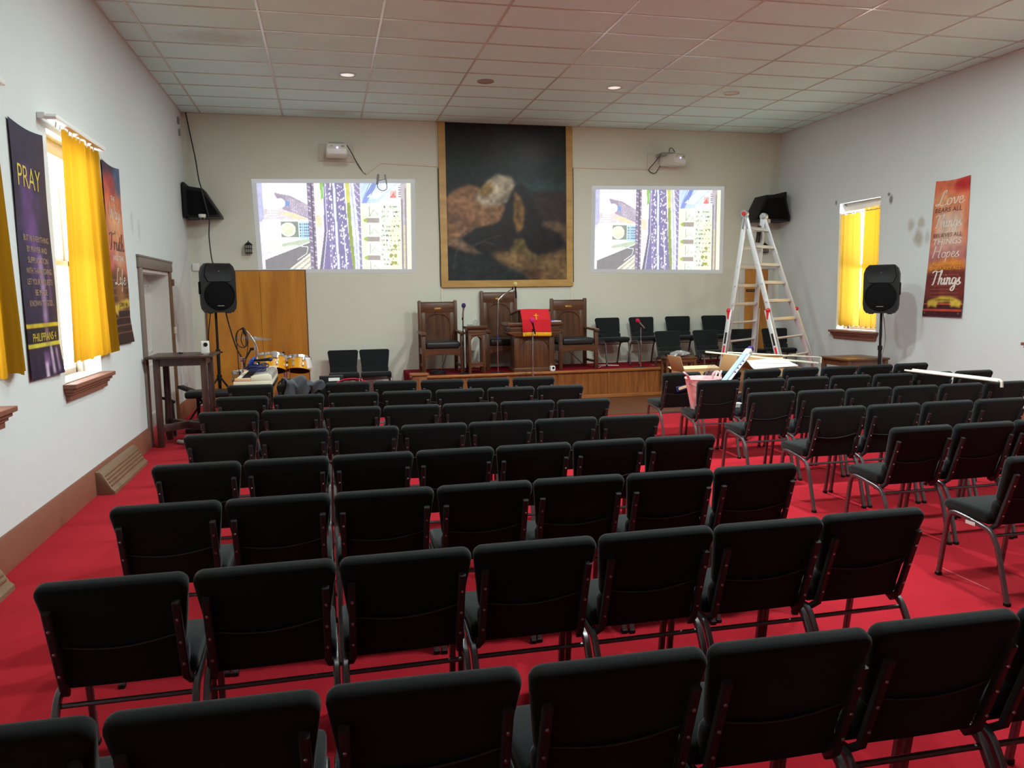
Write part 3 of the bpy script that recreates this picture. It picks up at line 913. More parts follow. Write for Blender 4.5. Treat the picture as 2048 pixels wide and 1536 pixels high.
# ------------------------------------------------------------------ projected pictures
def city():
    # drawn in a 1910 x 1080 frame
    c = Canvas(250, 142, (0, 0, 1910, 1080), (214, 212, 226))
    g = lambda *a, **k: c.rect(*a, **k)
    g(0, 0, 60, 480, (176, 176, 214)); g(60, 0, 620, 440, (232, 226, 232))
    c.poly([(60, 320), (600, 300), (600, 470), (60, 480)], (206, 200, 206))
    c.poly([(200, 120), (400, 160), (600, 270), (600, 440), (420, 370), (300, 330)], (150, 138, 160))
    for k in range(9):
        c.line([(330+k*4, 160+k*22), (600, 285+k*16)], 4, (214, 206, 220))
    for k in range(12):
        c.line([(350+k*22, 165+k*9), (352+k*22, 350+k*8)], 3, (206, 198, 212), .7)
    c.ell(268, 250, 62, 60, (246, 252, 250)); g(330, 220, 380, 290, (110, 140, 196))
    c.poly([(220, 350), (440, 380), (600, 460), (420, 440)], (236, 206, 166))
    for k in range(6): g(110, 290+k*32, 240, 300+k*32, (244, 240, 240))
    g(40, 460, 620, 720, (222, 240, 228)); g(60, 480, 170, 720, (230, 246, 236)); g(260, 480, 470, 680, (120, 132, 122))
    c.ell(345, 580, 92, 88, (236, 246, 224)); c.ell(345, 580, 72, 68, (206, 212, 182)); c.ell(330, 560, 26, 20, (226, 232, 206))
    g(480, 490, 610, 690, (170, 206, 232))
    for j in range(5):
        for k in range(5): g(492+k*24, 505+j*36, 506+k*24, 526+j*36, (70, 90, 120))
    g(40, 720, 400, 860, (226, 236, 214)); c.poly([(260, 760), (600, 690), (620, 780), (240, 800)], (176, 190, 168))
    c.poly([(40, 955), (610, 735), (610, 900), (330, 1080), (40, 1080)], (112, 110, 116)); c.line([(40, 955), (610, 735)], 12, (236, 244, 250))
    c.line([(220, 800), (420, 780), (580, 800), (560, 880), (440, 960)], 8, (226, 236, 246))
    c.poly([(330, 1080), (620, 860), (620, 1080)], (206, 204, 190))
    for k in range(6): c.line([(340+k*44, 1080), (600, 890+k*30)], 6, (96, 92, 90) if k % 2 else (240, 238, 226))
    g(606, 0, 700, 1080, (120, 108, 140)); g(650, 0, 664, 1080, (74, 70, 84))
    for k in range(52):
        c.line([(612+(k % 2)*58, k*21), (636+(k % 2)*58, k*21+14)], 7, (238, 234, 244) if k % 3 else (60, 54, 70))
    g(690, 0, 765, 1080, (226, 214, 214)); c.poly([(765, 0), (800, 0), (815, 200), (770, 340), (720, 700), (700, 700)], (236, 222, 212))
    c.poly([(765, 0), (808, 0), (800, 180), (772, 215)], (126, 186, 84)); c.ell(730, 470, 40, 70, (222, 208, 176))
    c.poly([(812, 0), (1062, 0), (1090, 560), (1140, 1080), (712, 1080), (790, 640)], (112, 104, 152))
    c.poly([(712, 1080), (745, 1080), (830, 560), (822, 520)], (92, 92, 108)); c.line([(760, 1080), (828, 600), (828, 0)], 8, (224, 222, 238))
    c.line([(935, 0), (955, 1080)], 30, (206, 214, 242)); c.line([(1035, 560), (1060, 1080)], 10, (222, 222, 240))
    for x in (860, 885, 910): c.line([(x-8, 0), (x, 1080)], 4, (150, 144, 190))
    r = random.Random(5)
    for k in range(150):
        x = r.choice((840, 870, 895, 980, 1005, 1030, 1050)); y = r.uniform(0, 1060); x += y*.03+r.uniform(-8, 8)
        g(x-6, y, x+6, y+22, (244, 244, 252))
    c.poly([(1062, 0), (1080, 0), (1110, 500), (1175, 1080), (1140, 1080)], (240, 232, 226))
    c.poly([(1078, 0), (1128, 0), (1150, 420), (1150, 1080), (1160, 1080), (1150, 900), (1095, 330)], (190, 192, 92))
    c.poly([(1090, 240), (1135, 240), (1170, 820), (1170, 1080), (1140, 1080), (1105, 700)], (132, 150, 60))
    c.poly([(1128, 0), (1180, 0), (1230, 560), (1230, 1080), (1175, 1080), (1140, 500)], (206, 210, 236))
    c.line([(1150, 0), (1190, 560), (1200, 1080)], 8, (150, 156, 190))
    c.poly([(1185, 0), (1260, 0), (1270, 1080), (1232, 1080), (1225, 500)], (128, 120, 160))
    for k in range(40): c.line([(1190+(k % 3)*22, k*27), (1210+(k % 3)*22, k*27+12)], 7, (236, 232, 244))
    c.poly([(1260, 0), (1740, 0), (1560, 200), (1440, 250), (1280, 250)], (186, 206, 240))
    c.poly([(1300, 190), (1420, 0), (1480, 0), (1340, 250), (1280, 250)], (120, 140, 206)); c.poly([(1350, 170), (1560, 0), (1720, 0), (1480, 200)], (214, 232, 248))
    for k in range(4): c.line([(1320+k*26, 150), (1390+k*30, 0)], 7, (80, 96, 160))
    c.poly([(1500, 210), (1640, 90), (1640, 190), (1560, 250)], (206, 236, 228)); g(1640, 90, 1730, 180, (206, 176, 170)); c.poly([(1640, 180), (1690, 110), (1720, 180)], (206, 110, 110))
    g(1730, 10, 1820, 190, (226, 226, 232))
    for k in range(6): g(1750, 20+k*28, 1800, 34+k*28, (120, 116, 130))
    g(1260, 250, 1500, 1080, (218, 230, 200)); g(1500, 250, 1780, 1080, (212, 222, 208)); g(1620, 420, 1780, 1080, (230, 232, 196))
    for k, y in enumerate((265, 500, 735, 965)):
        g(1340, y, 1510, y+170, (240, 250, 236)); g(1366, y+22, 1490, y+150, (216, 232, 206)); g(1364, y+18, 1374, y+150, (90, 110, 96))
        g(1420, y+50, 1480, y+100, (236, 246, 230)); c.line([(1380, y+140), (1430, y+70), (1490, y+130)], 5, (110, 126, 110))
        g(1330, y+172, 1500, y+228, (150, 140, 136)); c.ell(1320, y+200, 26, 24, (150, 176, 70))
    for k in range(170):
        x = r.uniform(1520, 1760); y = 290+int(r.uniform(0, 13))*60+r.uniform(-8, 8)
        c.line([(x, y), (x+10, y+14)], 8, r.choice([(70, 84, 90), (60, 60, 70), (236, 240, 244), (130, 150, 80)]))
    for x, y in ((1700, 790), (1640, 910), (1700, 910), (1700, 1000), (1660, 1000)): c.ell(x, y, 22, 24, (146, 150, 66))
    g(1780, 0, 1860, 1080, (176, 168, 176)); g(1786, 200, 1806, 1080, (110, 104, 118)); g(1836, 60, 1852, 1080, (124, 118, 130)); g(1860, 0, 1910, 1080, (236, 232, 196))
    for k in range(18): c.ell(1822, 540+k*30, 12, 11, (206, 196, 120))
    return c.noise(.06, 2).noise(.04, 6)
cv_city = city()
a = np.clip(cv_city.a*1.02+.02, 0, 1)
bw, bh = 8, 7
full = np.ones((cv_city.h+bh*2, cv_city.w+bw*2, 3))*np.array((139, 140, 141))/255
full[:bh] *= 1.05
full[bh:-bh, bw:-bw] = a
cv_city.a = full; cv_city.h, cv_city.w = full.shape[:2]
MT['proj'] = picture_mat('projected_light', emit=.66, rough=.8, base_wall=(.20, .196, .184, 1))
def projected(name, tl, tr, bl, br, label):
    du, dv = bw/(cv_city.w-2*bw), bh/(cv_city.h-2*bh)
    def P(u, v):
        U = u*(1+2*du)-du; V_ = v*(1+2*dv)-dv
        x = (tl[0]*(1-U)+tr[0]*U)*(1-V_)+(bl[0]*(1-U)+br[0]*U)*V_
        z = (tl[1]*(1-U)+tr[1]*U)*(1-V_)+(bl[1]*(1-U)+br[1]*U)*V_
        return (x, YB-.004, z)
    o = picture_mesh(name, cv_city, P, MT['proj'])
    return tag(o, label, 'projected image', 'projected city pictures')
projected('projected_image', (-.985, 3.505), (1.44, 3.545), (-.95, 2.165), (1.42, 2.15), 'projected aerial city picture on the wall above the plywood door')
projected('projected_image', (4.67, 3.495), (7.05, 3.52), (4.64, 2.13), (7.04, 2.10), 'projected aerial city picture on the wall left of the ladder')

# ------------------------------------------------------------------ framed painting (a plain dark rocky landscape)
pt = thing('painting', 'huge dark landscape painting in a gilt frame reaching the ceiling', 'painting', (3.075, YB, 1.83))
x0, x1, z1 = -1.16, 1.16, H-1.83-.008
f = MB()
fw_ = .118
f.prism([(x0, 0), (x1, 0), (x1-fw_, fw_), (x0+fw_, fw_)], -.045, -.002, 'xz', bev=.004, seg=1)
f.build('frame_rail', MT['gilt'], pt)
f = MB()
f.prism([(x0, 0), (x0+fw_, fw_), (x0+fw_, z1), (x0, z1)], -.045, -.002, 'xz', bev=.004, seg=1); f.build('frame_stile', MT['gilt'], pt)
f = MB()
f.prism([(x1, 0), (x1-fw_, fw_), (x1-fw_, z1), (x1, z1)], -.045, -.002, 'xz', bev=.004, seg=1); f.build('frame_stile', MT['gilt'], pt)
c = Canvas(200, 250, (120, 75, 1155, 1410), (24, 25, 27))
c.ell(760, 480, 420, 190, (30, 40, 42), .8, 12).ell(900, 620, 330, 70, (52, 84, 82), .7, 8).ell(520, 200, 140, 240, (46, 34, 34), .7, 14)
c.ell(860, 300, 160, 60, (50, 32, 30), .7, 9).ell(620, 150, 60, 120, (38, 46, 54), .6, 10).ell(260, 400, 200, 140, (28, 36, 36), .7, 12)
c.poly([(700, 690), (900, 640), (1155, 640), (1155, 920), (860, 940)], (52, 38, 42), 1, 2).poly([(860, 940), (1000, 890), (1155, 910), (1155, 1110), (980, 1100)], (92, 74, 56), 1, 2)
c.poly([(120, 700), (190, 640), (300, 592), (390, 606), (470, 690), (620, 760), (640, 860), (520, 930), (360, 960), (240, 1040), (120, 1050)], (142, 102, 72), 1, 2)
c.ell(300, 690, 130, 60, (166, 122, 86), .7, 6).ell(230, 900, 110, 60, (118, 82, 58), .6, 5).ell(470, 820, 120, 40, (160, 118, 84), .6, 5)
c.poly([(360, 700), (470, 560), (560, 500), (680, 520), (730, 640), (640, 740), (470, 780), (390, 740)], (176, 164, 142), 1, 2)
c.poly([(470, 560), (560, 500), (600, 620), (500, 690)], (196, 184, 160), .8, 3).poly([(600, 650), (730, 600), (700, 700), (560, 760)], (132, 120, 104), .8, 4)
c.poly([(390, 660), (440, 590), (500, 560), (520, 640), (450, 700)], (150, 118, 60), .9, 2)
c.poly([(560, 930), (700, 600), (760, 560), (860, 700), (940, 930), (1100, 1010), (1155, 1090), (1090, 1170), (860, 1150), (660, 1180), (480, 1170), (300, 1060), (430, 950)], (32, 26, 28), 1, 2)
c.poly([(700, 640), (760, 700), (790, 800), (770, 960), (720, 1000), (690, 900)], (156, 116, 56), .85, 2).poly([(720, 720), (750, 800), (740, 930), (710, 880)], (84, 60, 34), .8, 2)
c.poly([(640, 1170), (700, 1050), (780, 1050), (820, 1150), (900, 1190), (1040, 1180), (1000, 1230), (840, 1230), (740, 1200)], (112, 96, 56), .9, 2)
c.poly([(480, 1180), (640, 1160), (880, 1220), (1155, 1130), (1155, 1410), (800, 1410), (600, 1290)], (112, 88, 60), 1, 4)
c.ell(640, 1210, 120, 40, (172, 138, 90), .7, 6).ell(1000, 1280, 140, 40, (130, 106, 72), .6, 6).ell(860, 1360, 90, 50, (84, 54, 40), .8, 4)
c.poly([(120, 1030), (220, 1040), (420, 1180), (340, 1190), (120, 1110)], (134, 104, 80), .9, 2)
c.poly([(120, 1180), (430, 1180), (600, 1290), (780, 1340), (820, 1410), (120, 1410)], (38, 42, 44), 1, 4)
for ln in ([(170, 1300), (200, 1150), (260, 1010), (190, 890)], [(200, 1150), (340, 1110), (460, 1050), (580, 1020)], [(340, 1110), (430, 1070), (520, 1100)], [(260, 1010), (320, 960)]):
    c.line(ln, 9, (82, 80, 84), .7, 1)
c.noise(.22, 5).noise(.14, 18)
picture_mesh('canvas', c, lambda u, v: (x0+fw_+(x1-x0-2*fw_)*u, -.022, z1-(z1-fw_)*v), picture_mat('oil_paint', rough=.38), pt)

# ------------------------------------------------------------------ banners
def banner(xw, sgn, ya, yb, za, zb, yc, yd, curl=.012):
    """hung on the side wall xw (room on side sgn): ya->yb is lettering left->right at the top, yc->yd at the bottom"""
    def P(u, v, lift=0.0):
        y = (ya*(1-u)+yb*u)*(1-v)+(yc*(1-u)+yd*u)*v
        z = za+(zb-za)*v
        z += -.018*math.sin(PI*u)*(1-v)*sgn*0+(-.022*math.sin(PI*u)*max(0, 1-v*6))
        b = .006+curl*(math.sin(v*9+u*2)*.35+.5)+.028*max(0, v-.86)/.14*(.3+.7*u)+lift
        return (xw+sgn*b, y, z)
    return P
# purple banner
P1 = banner(XL, 1, 6.13, 6.80, 2.955, 1.15, 6.15, 6.83)
c = Canvas(70, 190, (0, 0, 70, 190), (44, 36, 62))
c.ell(26, 62, 14, 34, (104, 62, 128), .7, 5).ell(34, 92, 12, 26, (110, 70, 136), .6, 5).ell(48, 60, 5, 12, (90, 56, 116), .6, 3)
c.rect(37, 96, 47, 150, (176, 140, 182), .8, 2).rect(53, 100, 60, 134, (112, 66, 116), .8, 2).rect(22, 100, 27, 136, (84, 56, 104), .7, 2)
c.rect(0, 0, 70, 26, (44, 38, 64), 1, 3)
c.rect(0, 148, 70, 151.5, (206, 178, 46)).rect(0, 151.5, 70, 163, (30, 24, 40)).rect(0, 163, 70, 166.5, (206, 190, 60))
c.rect(38, 151.5, 46, 163, (150, 110, 120), .8, 1).rect(0, 166.5, 70, 190, (44, 32, 58))
c.rect(30, 170, 42, 182, (124, 84, 136), .9, 1).rect(45, 169, 51, 188, (196, 170, 196), .9, 1).rect(57, 168, 62, 187, (170, 136, 172), .9, 1).rect(30, 178, 37, 190, (206, 180, 206), .9, 1).ell(48, 167.5, 2, 3, (240, 220, 230), .9, 1)
c.noise(.15, 6)
b1 = picture_mesh('banner', c, P1, picture_mat('banner_print', rough=.55))
tag(b1, 'purple banner reading PRAY with candles, hung between the yellow curtains', 'banner')
W1 = .67; H1 = 1.805
def on(P, W, Hh, u0, v0):
    return lambda x, y: P(u0+x/W, v0-y/Hh, .003)
text_mesh('lettering', 'PRAY', on(P1, W1, H1, .46, .245), .155, MT['letter_yellow'], b1, width=.46, bold=-.005)
for k, s in enumerate(('BUT IN EVERYTHING', 'BY PRAYER AND', 'SUPPLICATION', 'WITH THANKSGIVING', 'LET YOUR REQUESTS', 'BE MADE', 'KNOWN TO GOD...')):
    text_mesh('lettering', s, on(P1, W1, H1, .53, .452+k*.043), .042, MT['letter_tan'], b1, width=.50 if len(s) > 13 else (.24 if len(s) < 8 else .40))
text_mesh('lettering', 'PHILIPPIANS 4', on(P1, W1, H1, .52, .851), .06, MT['letter_yellow'], b1, width=.50)
# sunset banner on the left wall
P2 = banner(XL, 1, 8.46, 9.12, 3.06, 1.26, 8.50, 9.21)
c = Canvas(70, 190, (0, 0, 70, 190), (196, 96, 62))
c.rect(0, 0, 70, 14, (52, 40, 58), 1, 4).ell(60, 14, 22, 18, (70, 92, 124), .9, 5).ell(24, 22, 22, 14, (150, 48, 56), .9, 5).ell(10, 34, 16, 12, (206, 96, 60), .8, 5)
c.rect(0, 40, 70, 100, (206, 122, 84), .7, 8).ell(36, 62, 26, 18, (222, 166, 116), .8, 7).ell(40, 100, 30, 12, (206, 166, 140), .7, 5).ell(14, 104, 14, 16, (196, 90, 90), .7, 5)
c.poly([(0, 116), (30, 108), (70, 118), (70, 190), (0, 190)], (92, 54, 38), 1, 4).poly([(26, 110), (44, 108), (56, 150), (18, 150)], (166, 110, 58), .7, 4).rect(0, 150, 70, 190, (46, 28, 28), .9, 5)
for k in range(8): c.line([(10, 122+k*8), (70, 121+k*8)], 1.2, (150, 96, 70), .7)
c.poly([(8, 148), (60, 141), (70, 142), (70, 150), (20, 154), (22, 160), (8, 156)], (214, 176, 66), .95, 1)
c.noise(.12, 6)
b2 = picture_mesh('banner', c, P2, picture_mat('banner_print_sunset', rough=.55))
tag(b2, 'sunset coloured banner of script words between yellow curtain and side door', 'banner')
W2, H2 = .67, 1.8
text_mesh('lettering', 'THE', on(P2, W2, H2, .45, .205), .05, MT['letter_white'], b2, width=.16)
hand_text('lettering', 'Way', on(P2, W2, H2, .5, .30), .15, MT['letter_white'], b2, width=.42)
text_mesh('lettering', 'THE', on(P2, W2, H2, .5, .385), .04, MT['letter_tan'], b2, width=.1)
hand_text('lettering', 'Truth', on(P2, W2, H2, .52, .475), .17, MT['letter_brown'], b2, width=.56, thick=.12)
text_mesh('lettering', 'AND THE', on(P2, W2, H2, .55, .53), .05, MT['letter_white'], b2, width=.40)
hand_text('lettering', 'Life', on(P2, W2, H2, .55, .665), .16, MT['letter_white'], b2, width=.4)
text_mesh('lettering', 'JOHN 14:6', on(P2, W2, H2, .6, .79), .045, MT['letter_dark'], b2, width=.34)
# sunset banner on the right wall
P3 = banner(XR, -1, 9.47, 8.87, 3.17, 1.32, 9.61, 8.89, .01)
c = Canvas(70, 190, (0, 0, 70, 190), (206, 116, 82))
c.rect(0, 0, 70, 30, (214, 104, 76), .8, 6).ell(58, 10, 18, 9, (180, 40, 44), .95, 3).ell(20, 28, 18, 12, (232, 180, 128), .8, 6).ell(52, 30, 14, 8, (232, 158, 110), .7, 5)
c.rect(10, 44, 60, 100, (222, 206, 190), .75, 6).rect(0, 84, 70, 104, (196, 130, 128), .6, 6).rect(0, 100, 70, 116, (150, 96, 120), .55, 5)
c.poly([(0, 120), (24, 112), (40, 106), (70, 116), (70, 128), (0, 132)], (222, 136, 50), .85, 4)
c.poly([(0, 128), (30, 122), (70, 124), (70, 190), (0, 190)], (112, 46, 42), 1, 3).rect(0, 166, 70, 190, (62, 26, 32), .9, 5)
for k in range(9): c.line([(0, 132+k*5), (70, 131+k*5)], .7, (170, 100, 86), .6)
c.rect(0, 179, 70, 182, (206, 76, 56), .9).rect(0, 171, 70, 173, (206, 90, 60), .8)
c.poly([(7, 168), (16, 165), (30, 161), (46, 161), (60, 165), (67, 168), (66, 177), (56, 175), (50, 176), (47, 169), (26, 170), (25, 177), (14, 175), (9, 178)], (206, 174, 66), 1, 1)
c.noise(.1, 6)
b3 = picture_mesh('banner', c, P3, picture_mat('banner_print_love', rough=.55))
tag(b3, 'orange banner of script words on the right wall beside the loudspeaker', 'banner')
W3, H3 = .64, 1.85
o3 = lambda u, v: on(P3, W3, H3, u, v)
hand_text('lettering', 'Love', o3(.48, .185), .20, MT['letter_white'], b3, width=.50)
text_mesh('lettering', 'BEARS ALL', o3(.45, .235), .06, MT['letter_brown'], b3, width=.48, shear=.1)
hand_text('lettering', 'Things', o3(.45, .345), .17, MT['letter_white'], b3, width=.48)
text_mesh('lettering', 'BELIEVES ALL', o3(.47, .415), .05, MT['letter_brown'], b3, width=.50, shear=.1)
text_mesh('lettering', 'THINGS', o3(.48, .468), .075, MT['letter_white'], b3, width=.50, shear=.15)
hand_text('lettering', 'Hopes', o3(.47, .565), .16, MT['letter_white'], b3, width=.46)
text_mesh('lettering', 'ALL THINGS', o3(.5, .62), .05, MT['letter_orange'], b3, width=.50, shear=.1)
text_mesh('lettering', 'ENDURES ALL', o3(.5, .656), .045, MT['letter_orange'], b3, width=.52, shear=.1)
hand_text('lettering', 'Things', o3(.52, .765), .19, MT['letter_white'], b3, width=.50, thick=.11)
text_mesh('lettering', '1 CORINTHIANS 13:7', o3(.53, .885), .03, MT['letter_dark'], b3, width=.34)
for u in (.06, .93):
    p = P3(u, .975, .002)
    MB().lathe([(.006, 0), (.013, 0), (.013, .004), (.006, .004)], p, n=12, m=rotm('Y', -PI/2)).build('grommet', MT['screw'], b3)

# ------------------------------------------------------------------ curtains and their rods
def curtain(name, label, xw, sgn, ya0, yb0, ya1, yb1, z0, z1, waves, amp, mat, depth=.06, seed=0, gath=.0):
    r = random.Random(seed); ph = [r.uniform(0, 6) for _ in range(4)]
    def f(u, v):
        ya = ya0+(ya1-ya0)*v; yb = yb0+(yb1-yb0)*v
        uu = u+.012*math.sin(u*waves*3.1+ph[0])
        y = ya+(yb-ya)*uu
        w = math.sin(u*waves*2*PI+ph[1])+.45*math.sin(u*waves*3.3*PI+ph[2]+v*1.2)+.25*math.sin(u*waves*5.1*PI+v*2+ph[3])
        a = amp*(.55+.45*v) + (.25*amp*math.exp(-((v-.03)/.03)**2))
        z = z1+(z0-z1)*v+.012*math.sin(u*waves*2*PI+ph[0])*(v > .93)+.008*math.sin(u*17)*(v < .03)
        return Vector((xw+sgn*(depth+a*w*.6), y, z))
    o = MB().grid(f, 110, 40).build(name, mat, None, sharp=180, fixn=False)
    return tag(o, label, 'curtain')
curtain('curtain', 'yellow curtain at the left edge of the picture, its hem above the brown sill', XL, 1, 4.52, 5.76, 4.50, 5.93, 1.235, 2.98, 5, .030, MT['curtain'], .07, 1)
curtain('curtain', 'bright yellow curtain hung between the purple banner and the sunset banner', XL, 1, 7.06, 8.03, 6.92, 8.30, 1.215, 3.055, 4.5, .034, MT['curtain'], .08, 2)
curtain('curtain', 'pale yellow curtain at the left half of the right window', XR, 1, 11.60, 11.12, 11.60, 11.06, 1.115, 2.92, 4, .016, MT['curtain_pale'], .05, 3)
curtain('curtain', 'sunlit yellow curtain at the right half of the window behind the loudspeaker', XR, 1, 11.04, 10.60, 11.08, 10.60, 1.105, 2.97, 4, .018, MT['curtain'], .05, 4)
curtain('curtain', 'yellow curtain of the window beyond the right edge of the picture', XR, 1, 7.82, 6.72, 7.82, 6.72, 1.11, 2.97, 7, .018, MT['curtain'], .05, 5)
def valance(y0, y1, lab):
    t = thing('curtain_rod', lab, 'curtain rod', (XL, (y0+y1)/2, 3.10))
    h = (y1-y0)/2
    MB().prism([(-h, -.012), (-h+.03, .012), (h-.03, .012), (h, -.012), (h-.02, -.03), (-h+.02, -.03)], .045, .135, 'yz', bev=.008).build('rail', MT['white'], t)
    for s in (-1, 1): MB().box(.0, .06, s*(h-.02)-.012, s*(h-.02)+.012, -.028, .02, .004, 1).build('bracket', MT['white'], t)
    for k in range(11): MB().tube([(.09, -h+.15+k*(2*h-.4)/10, -.02), (.085, -h+.15+k*(2*h-.4)/10, -.07)], .006, n=6).build('hook', MT['white'], t)
valance(6.74, 8.16, 'white plastic curtain rail above the yellow curtain between the banners')
valance(4.30, 5.80, 'white plastic curtain rail above the curtain at the left picture edge')
t = thing('curtain_rod', 'thin rod carrying the two yellow curtains of the right window', 'curtain rod', (XR+.05, 11.09, 2.93))
MB().cyl((0, -.49, 0), (0, .49, 0), .007).build('rod', MT['steel'], t)
t = thing('curtain_rod', 'thin rod inside the window beyond the right picture edge', 'curtain rod', (XR+.05, 7.26, 2.98))
MB().cyl((0, -.54, 0), (0, .54, 0), .007).build('rod', MT['steel'], t)

# ------------------------------------------------------------------ projectors on the back wall
def projector(x, z, rz, label, mirror=1):
    t = thing('projector', label, 'projector', (x, YB, z), 0, 'wall projectors')
    MB().box(-.275, .275, -.022, -.001, -.14, .14, .006).build('wall_plate', MT['offwhite'], t)
    R_ = rotm('Z', rz)
    ob = MB().box(-.12, .12, -.30, -.02, .055, .115, .008, 2); ob.build('mount_arm', MT['grey'], t)
    body = MB()
    prof = [(-.165, -.07), (-.15, -.10), (.15, -.10), (.165, -.07), (.165, .02), (.14, .075), (-.14, .075), (-.165, .02)]
    body.prism(prof, -.42, -.10, 'xz', bev=.016, seg=3)
    b = body.build('case', MT['offwhite'], t); b.rotation_euler = (0, 0, rz)
    MB().prism([(-.14, -.085), (.14, -.085), (.15, -.06), (.15, -.005), (-.15, -.005), (-.15, -.06)], -.428, -.415, 'xz', bev=.004).build('front_panel', MT['white'], b)
    MB().ball((.01, -.425, .012), (.014, .008, .014), 12).build('lens', MT['lens_blue'], b)
    MB().box(-.10, -.06, -.424, -.418, .03, .04).build('badge', MT['grey'], b)
    MB().box(.07, .12, -.424, -.418, .022, .05).build('air_vent', MT['grey'], b)
    MB().box(-.135, .135, -.40, -.12, .075, .082, .003, 1).build('top_tray', MT['steel'], b)
    return t
projector(.265, 4.005, 0.0, 'white projector on a wall plate above the left projected picture')
projector(5.90, 4.000, 0.42, 'white projector turned sideways on the plate above the right projected picture')

def cable(name, pts, r, label, mat=None, cat='cable', smooth=6, n=7, group=None):
    o = MB().tube(pts, r, n=n, smooth=smooth).build(name, mat or MT['rubber'])
    return tag(o, label, cat, group)
cable('cable', [(.43, YB-.36, 4.06), (.50, YB-.2, 3.98), (.57, YB-.05, 3.88), (.66, YB-.012, 3.74), (.72, YB-.012, 3.68)], .008, 'black cable hanging from the left projector to the white conduit')
cable('cable', [(5.72, YB-.36, 4.06), (5.68, YB-.2, 3.95), (5.63, YB-.06, 3.84), (5.75, YB-.05, 3.79), (5.82, YB-.1, 3.9), (5.88, YB-.25, 4.05)], .007, 'black cable looping under the right projector')
cable('cable', [(5.9, YB-.30, 4.08), (5.95, YB-.22, 4.19), (6.03, YB-.15, 4.21), (6.10, YB-.10, 4.16)], .006, 'thin black cable arching above the right projector')
mb = MB(); z_ = 3.86
mb.bar((.96, YB-.009, 3.868), (1.90, YB-.009, 3.835), .018, .03, .004)
mb.bar((.72, YB-.009, 3.675), (.965, YB-.009, 3.868), .018, .03, .004); mb.bar((.58, YB-.009, 3.84), (.72, YB-.009, 3.675), .018, .012, .003)
tag(mb.build('conduit', MT['concealed']), 'cream cable conduit bending from the painting towards the left projector', 'conduit')
mb = MB(); mb.bar((4.245, YB-.009, 3.87), (5.62, YB-.009, 3.865), .018, .03, .004)
tag(mb.build('conduit', MT['concealed']), 'straight cream cable conduit from the painting to the right projector', 'conduit')
for x, l in ((1.925, 'left'), (4.215, 'right')):
    tag(MB().box(x-.018, x+.018, YB-.018, YB-.001, STAGE_Z+.01, 1.822, .004).build('conduit', MT['concealed']), 'upright cream conduit below the %s corner of the painting' % l, 'conduit')
cable('cable', [(1.905, YB-.012, 3.8), (1.90, YB-.012, 3.2), (1.907, YB-.012, 2.6), (1.90, YB-.012, 2.1), (1.905, YB-.012, 1.85)], .006, 'thin dark cable running down the left side of the gilt frame')
cable('cable', [(4.25, YB-.012, 3.85), (4.255, YB-.012, 3.2), (4.25, YB-.012, 2.6), (4.252, YB-.012, 1.9)], .006, 'thin dark cable running down the right side of the gilt frame')
mb = MB()
mb.tube([(.90, YB-.012, 3.52), (.925, YB-.012, 3.68)], .018, n=8); mb.tube([(1.03, YB-.012, 3.68), (1.055, YB-.012, 3.52)], .010, n=8)
mb.tube([(.90, YB-.012, 3.52), (.92, YB-.014, 3.45), (.99, YB-.014, 3.42), (1.05, YB-.014, 3.45), (1.055, YB-.012, 3.52)], .007, n=6, smooth=4); mb.tube([(.91, YB-.012, 3.58), (1.04, YB-.012, 3.61)], .006, n=6)
tag(mb.build('wire_hook', MT['grey']), 'wire hook hanging over the top edge of the left projected picture', 'hook')

# ------------------------------------------------------------------ wedge speakers high in the corners
def wedge(label, poly, yf, yb):
    xs = [p[0] for p in poly]; x0_, z0_ = sum(xs)/len(xs), min(p[1] for p in poly)
    t = thing('wedge_speaker', label, 'loudspeaker', (x0_, YB, z0_), 0, 'black wedge speakers in the corners')
    q = [(x-x0_, z-z0_) for x, z in poly]
    mb = MB(); mb.prism(q, yf-YB, yb-YB, 'xz', bev=.008)
    mb.build('cabinet', MT['black'], t)
    cx, cz = sum(p[0] for p in q)/len(q), sum(p[1] for p in q)/len(q)
    g = [(cx+(x-cx)*.86, cz+(z-cz)*.80) for x, z in q]
    MB().prism(g, yf-YB-.010, yf-YB+.004, 'xz', bev=.004).build('grille', MT['blacksoft'], t)
    return t
wl = wedge('black wedge loudspeaker fixed high in the left corner', [(-2.0, 3.40), (-1.74, 3.36), (-1.52, 3.0), (-1.50, 2.94), (-1.97, 2.92), (-2.0, 2.97)], 12.92, 13.33)
MB().box(-2.035-wl.location.x, -1.995-wl.location.x, -.42, -.0, .0, .53, .004).build('bracket', MT['black'], wl)
wr = wedge('black wedge loudspeaker fixed high in the right corner above the ladder', [(7.73, 3.40), (8.10, 3.42), (8.21, 3.02), (8.205, 2.94), (7.50, 2.95), (7.52, 3.0)], 12.92, 13.33)
MB().box(8.10-wr.location.x, 8.13-wr.location.x, -.42, 0, .3, .52, .004).build('bracket', MT['black'], wr)
t = thing('dome_camera', 'white dome camera under the left wedge loudspeaker', 'camera', (-1.76, 12.88, 2.93))
MB().lathe([(0, .04), (.055, .04), (.05, 0), (.042, -.008), (0, -.008)], n=20).build('base', MT['white'], t)
MB().lathe([(.040, -.005), (.037, -.03), (.022, -.05), (0, -.056)], n=20).build('dome', MT['clear'], t)
MB().ball((0, 0, -.02), .022, 12).build('lens', MT['black'], t)
tag(MB().box(7.66, 7.78, 12.86, 12.91, 2.90, 2.97, .004).build('junction_box', MT['offwhite']), 'small cream box under the right wedge loudspeaker', 'box')
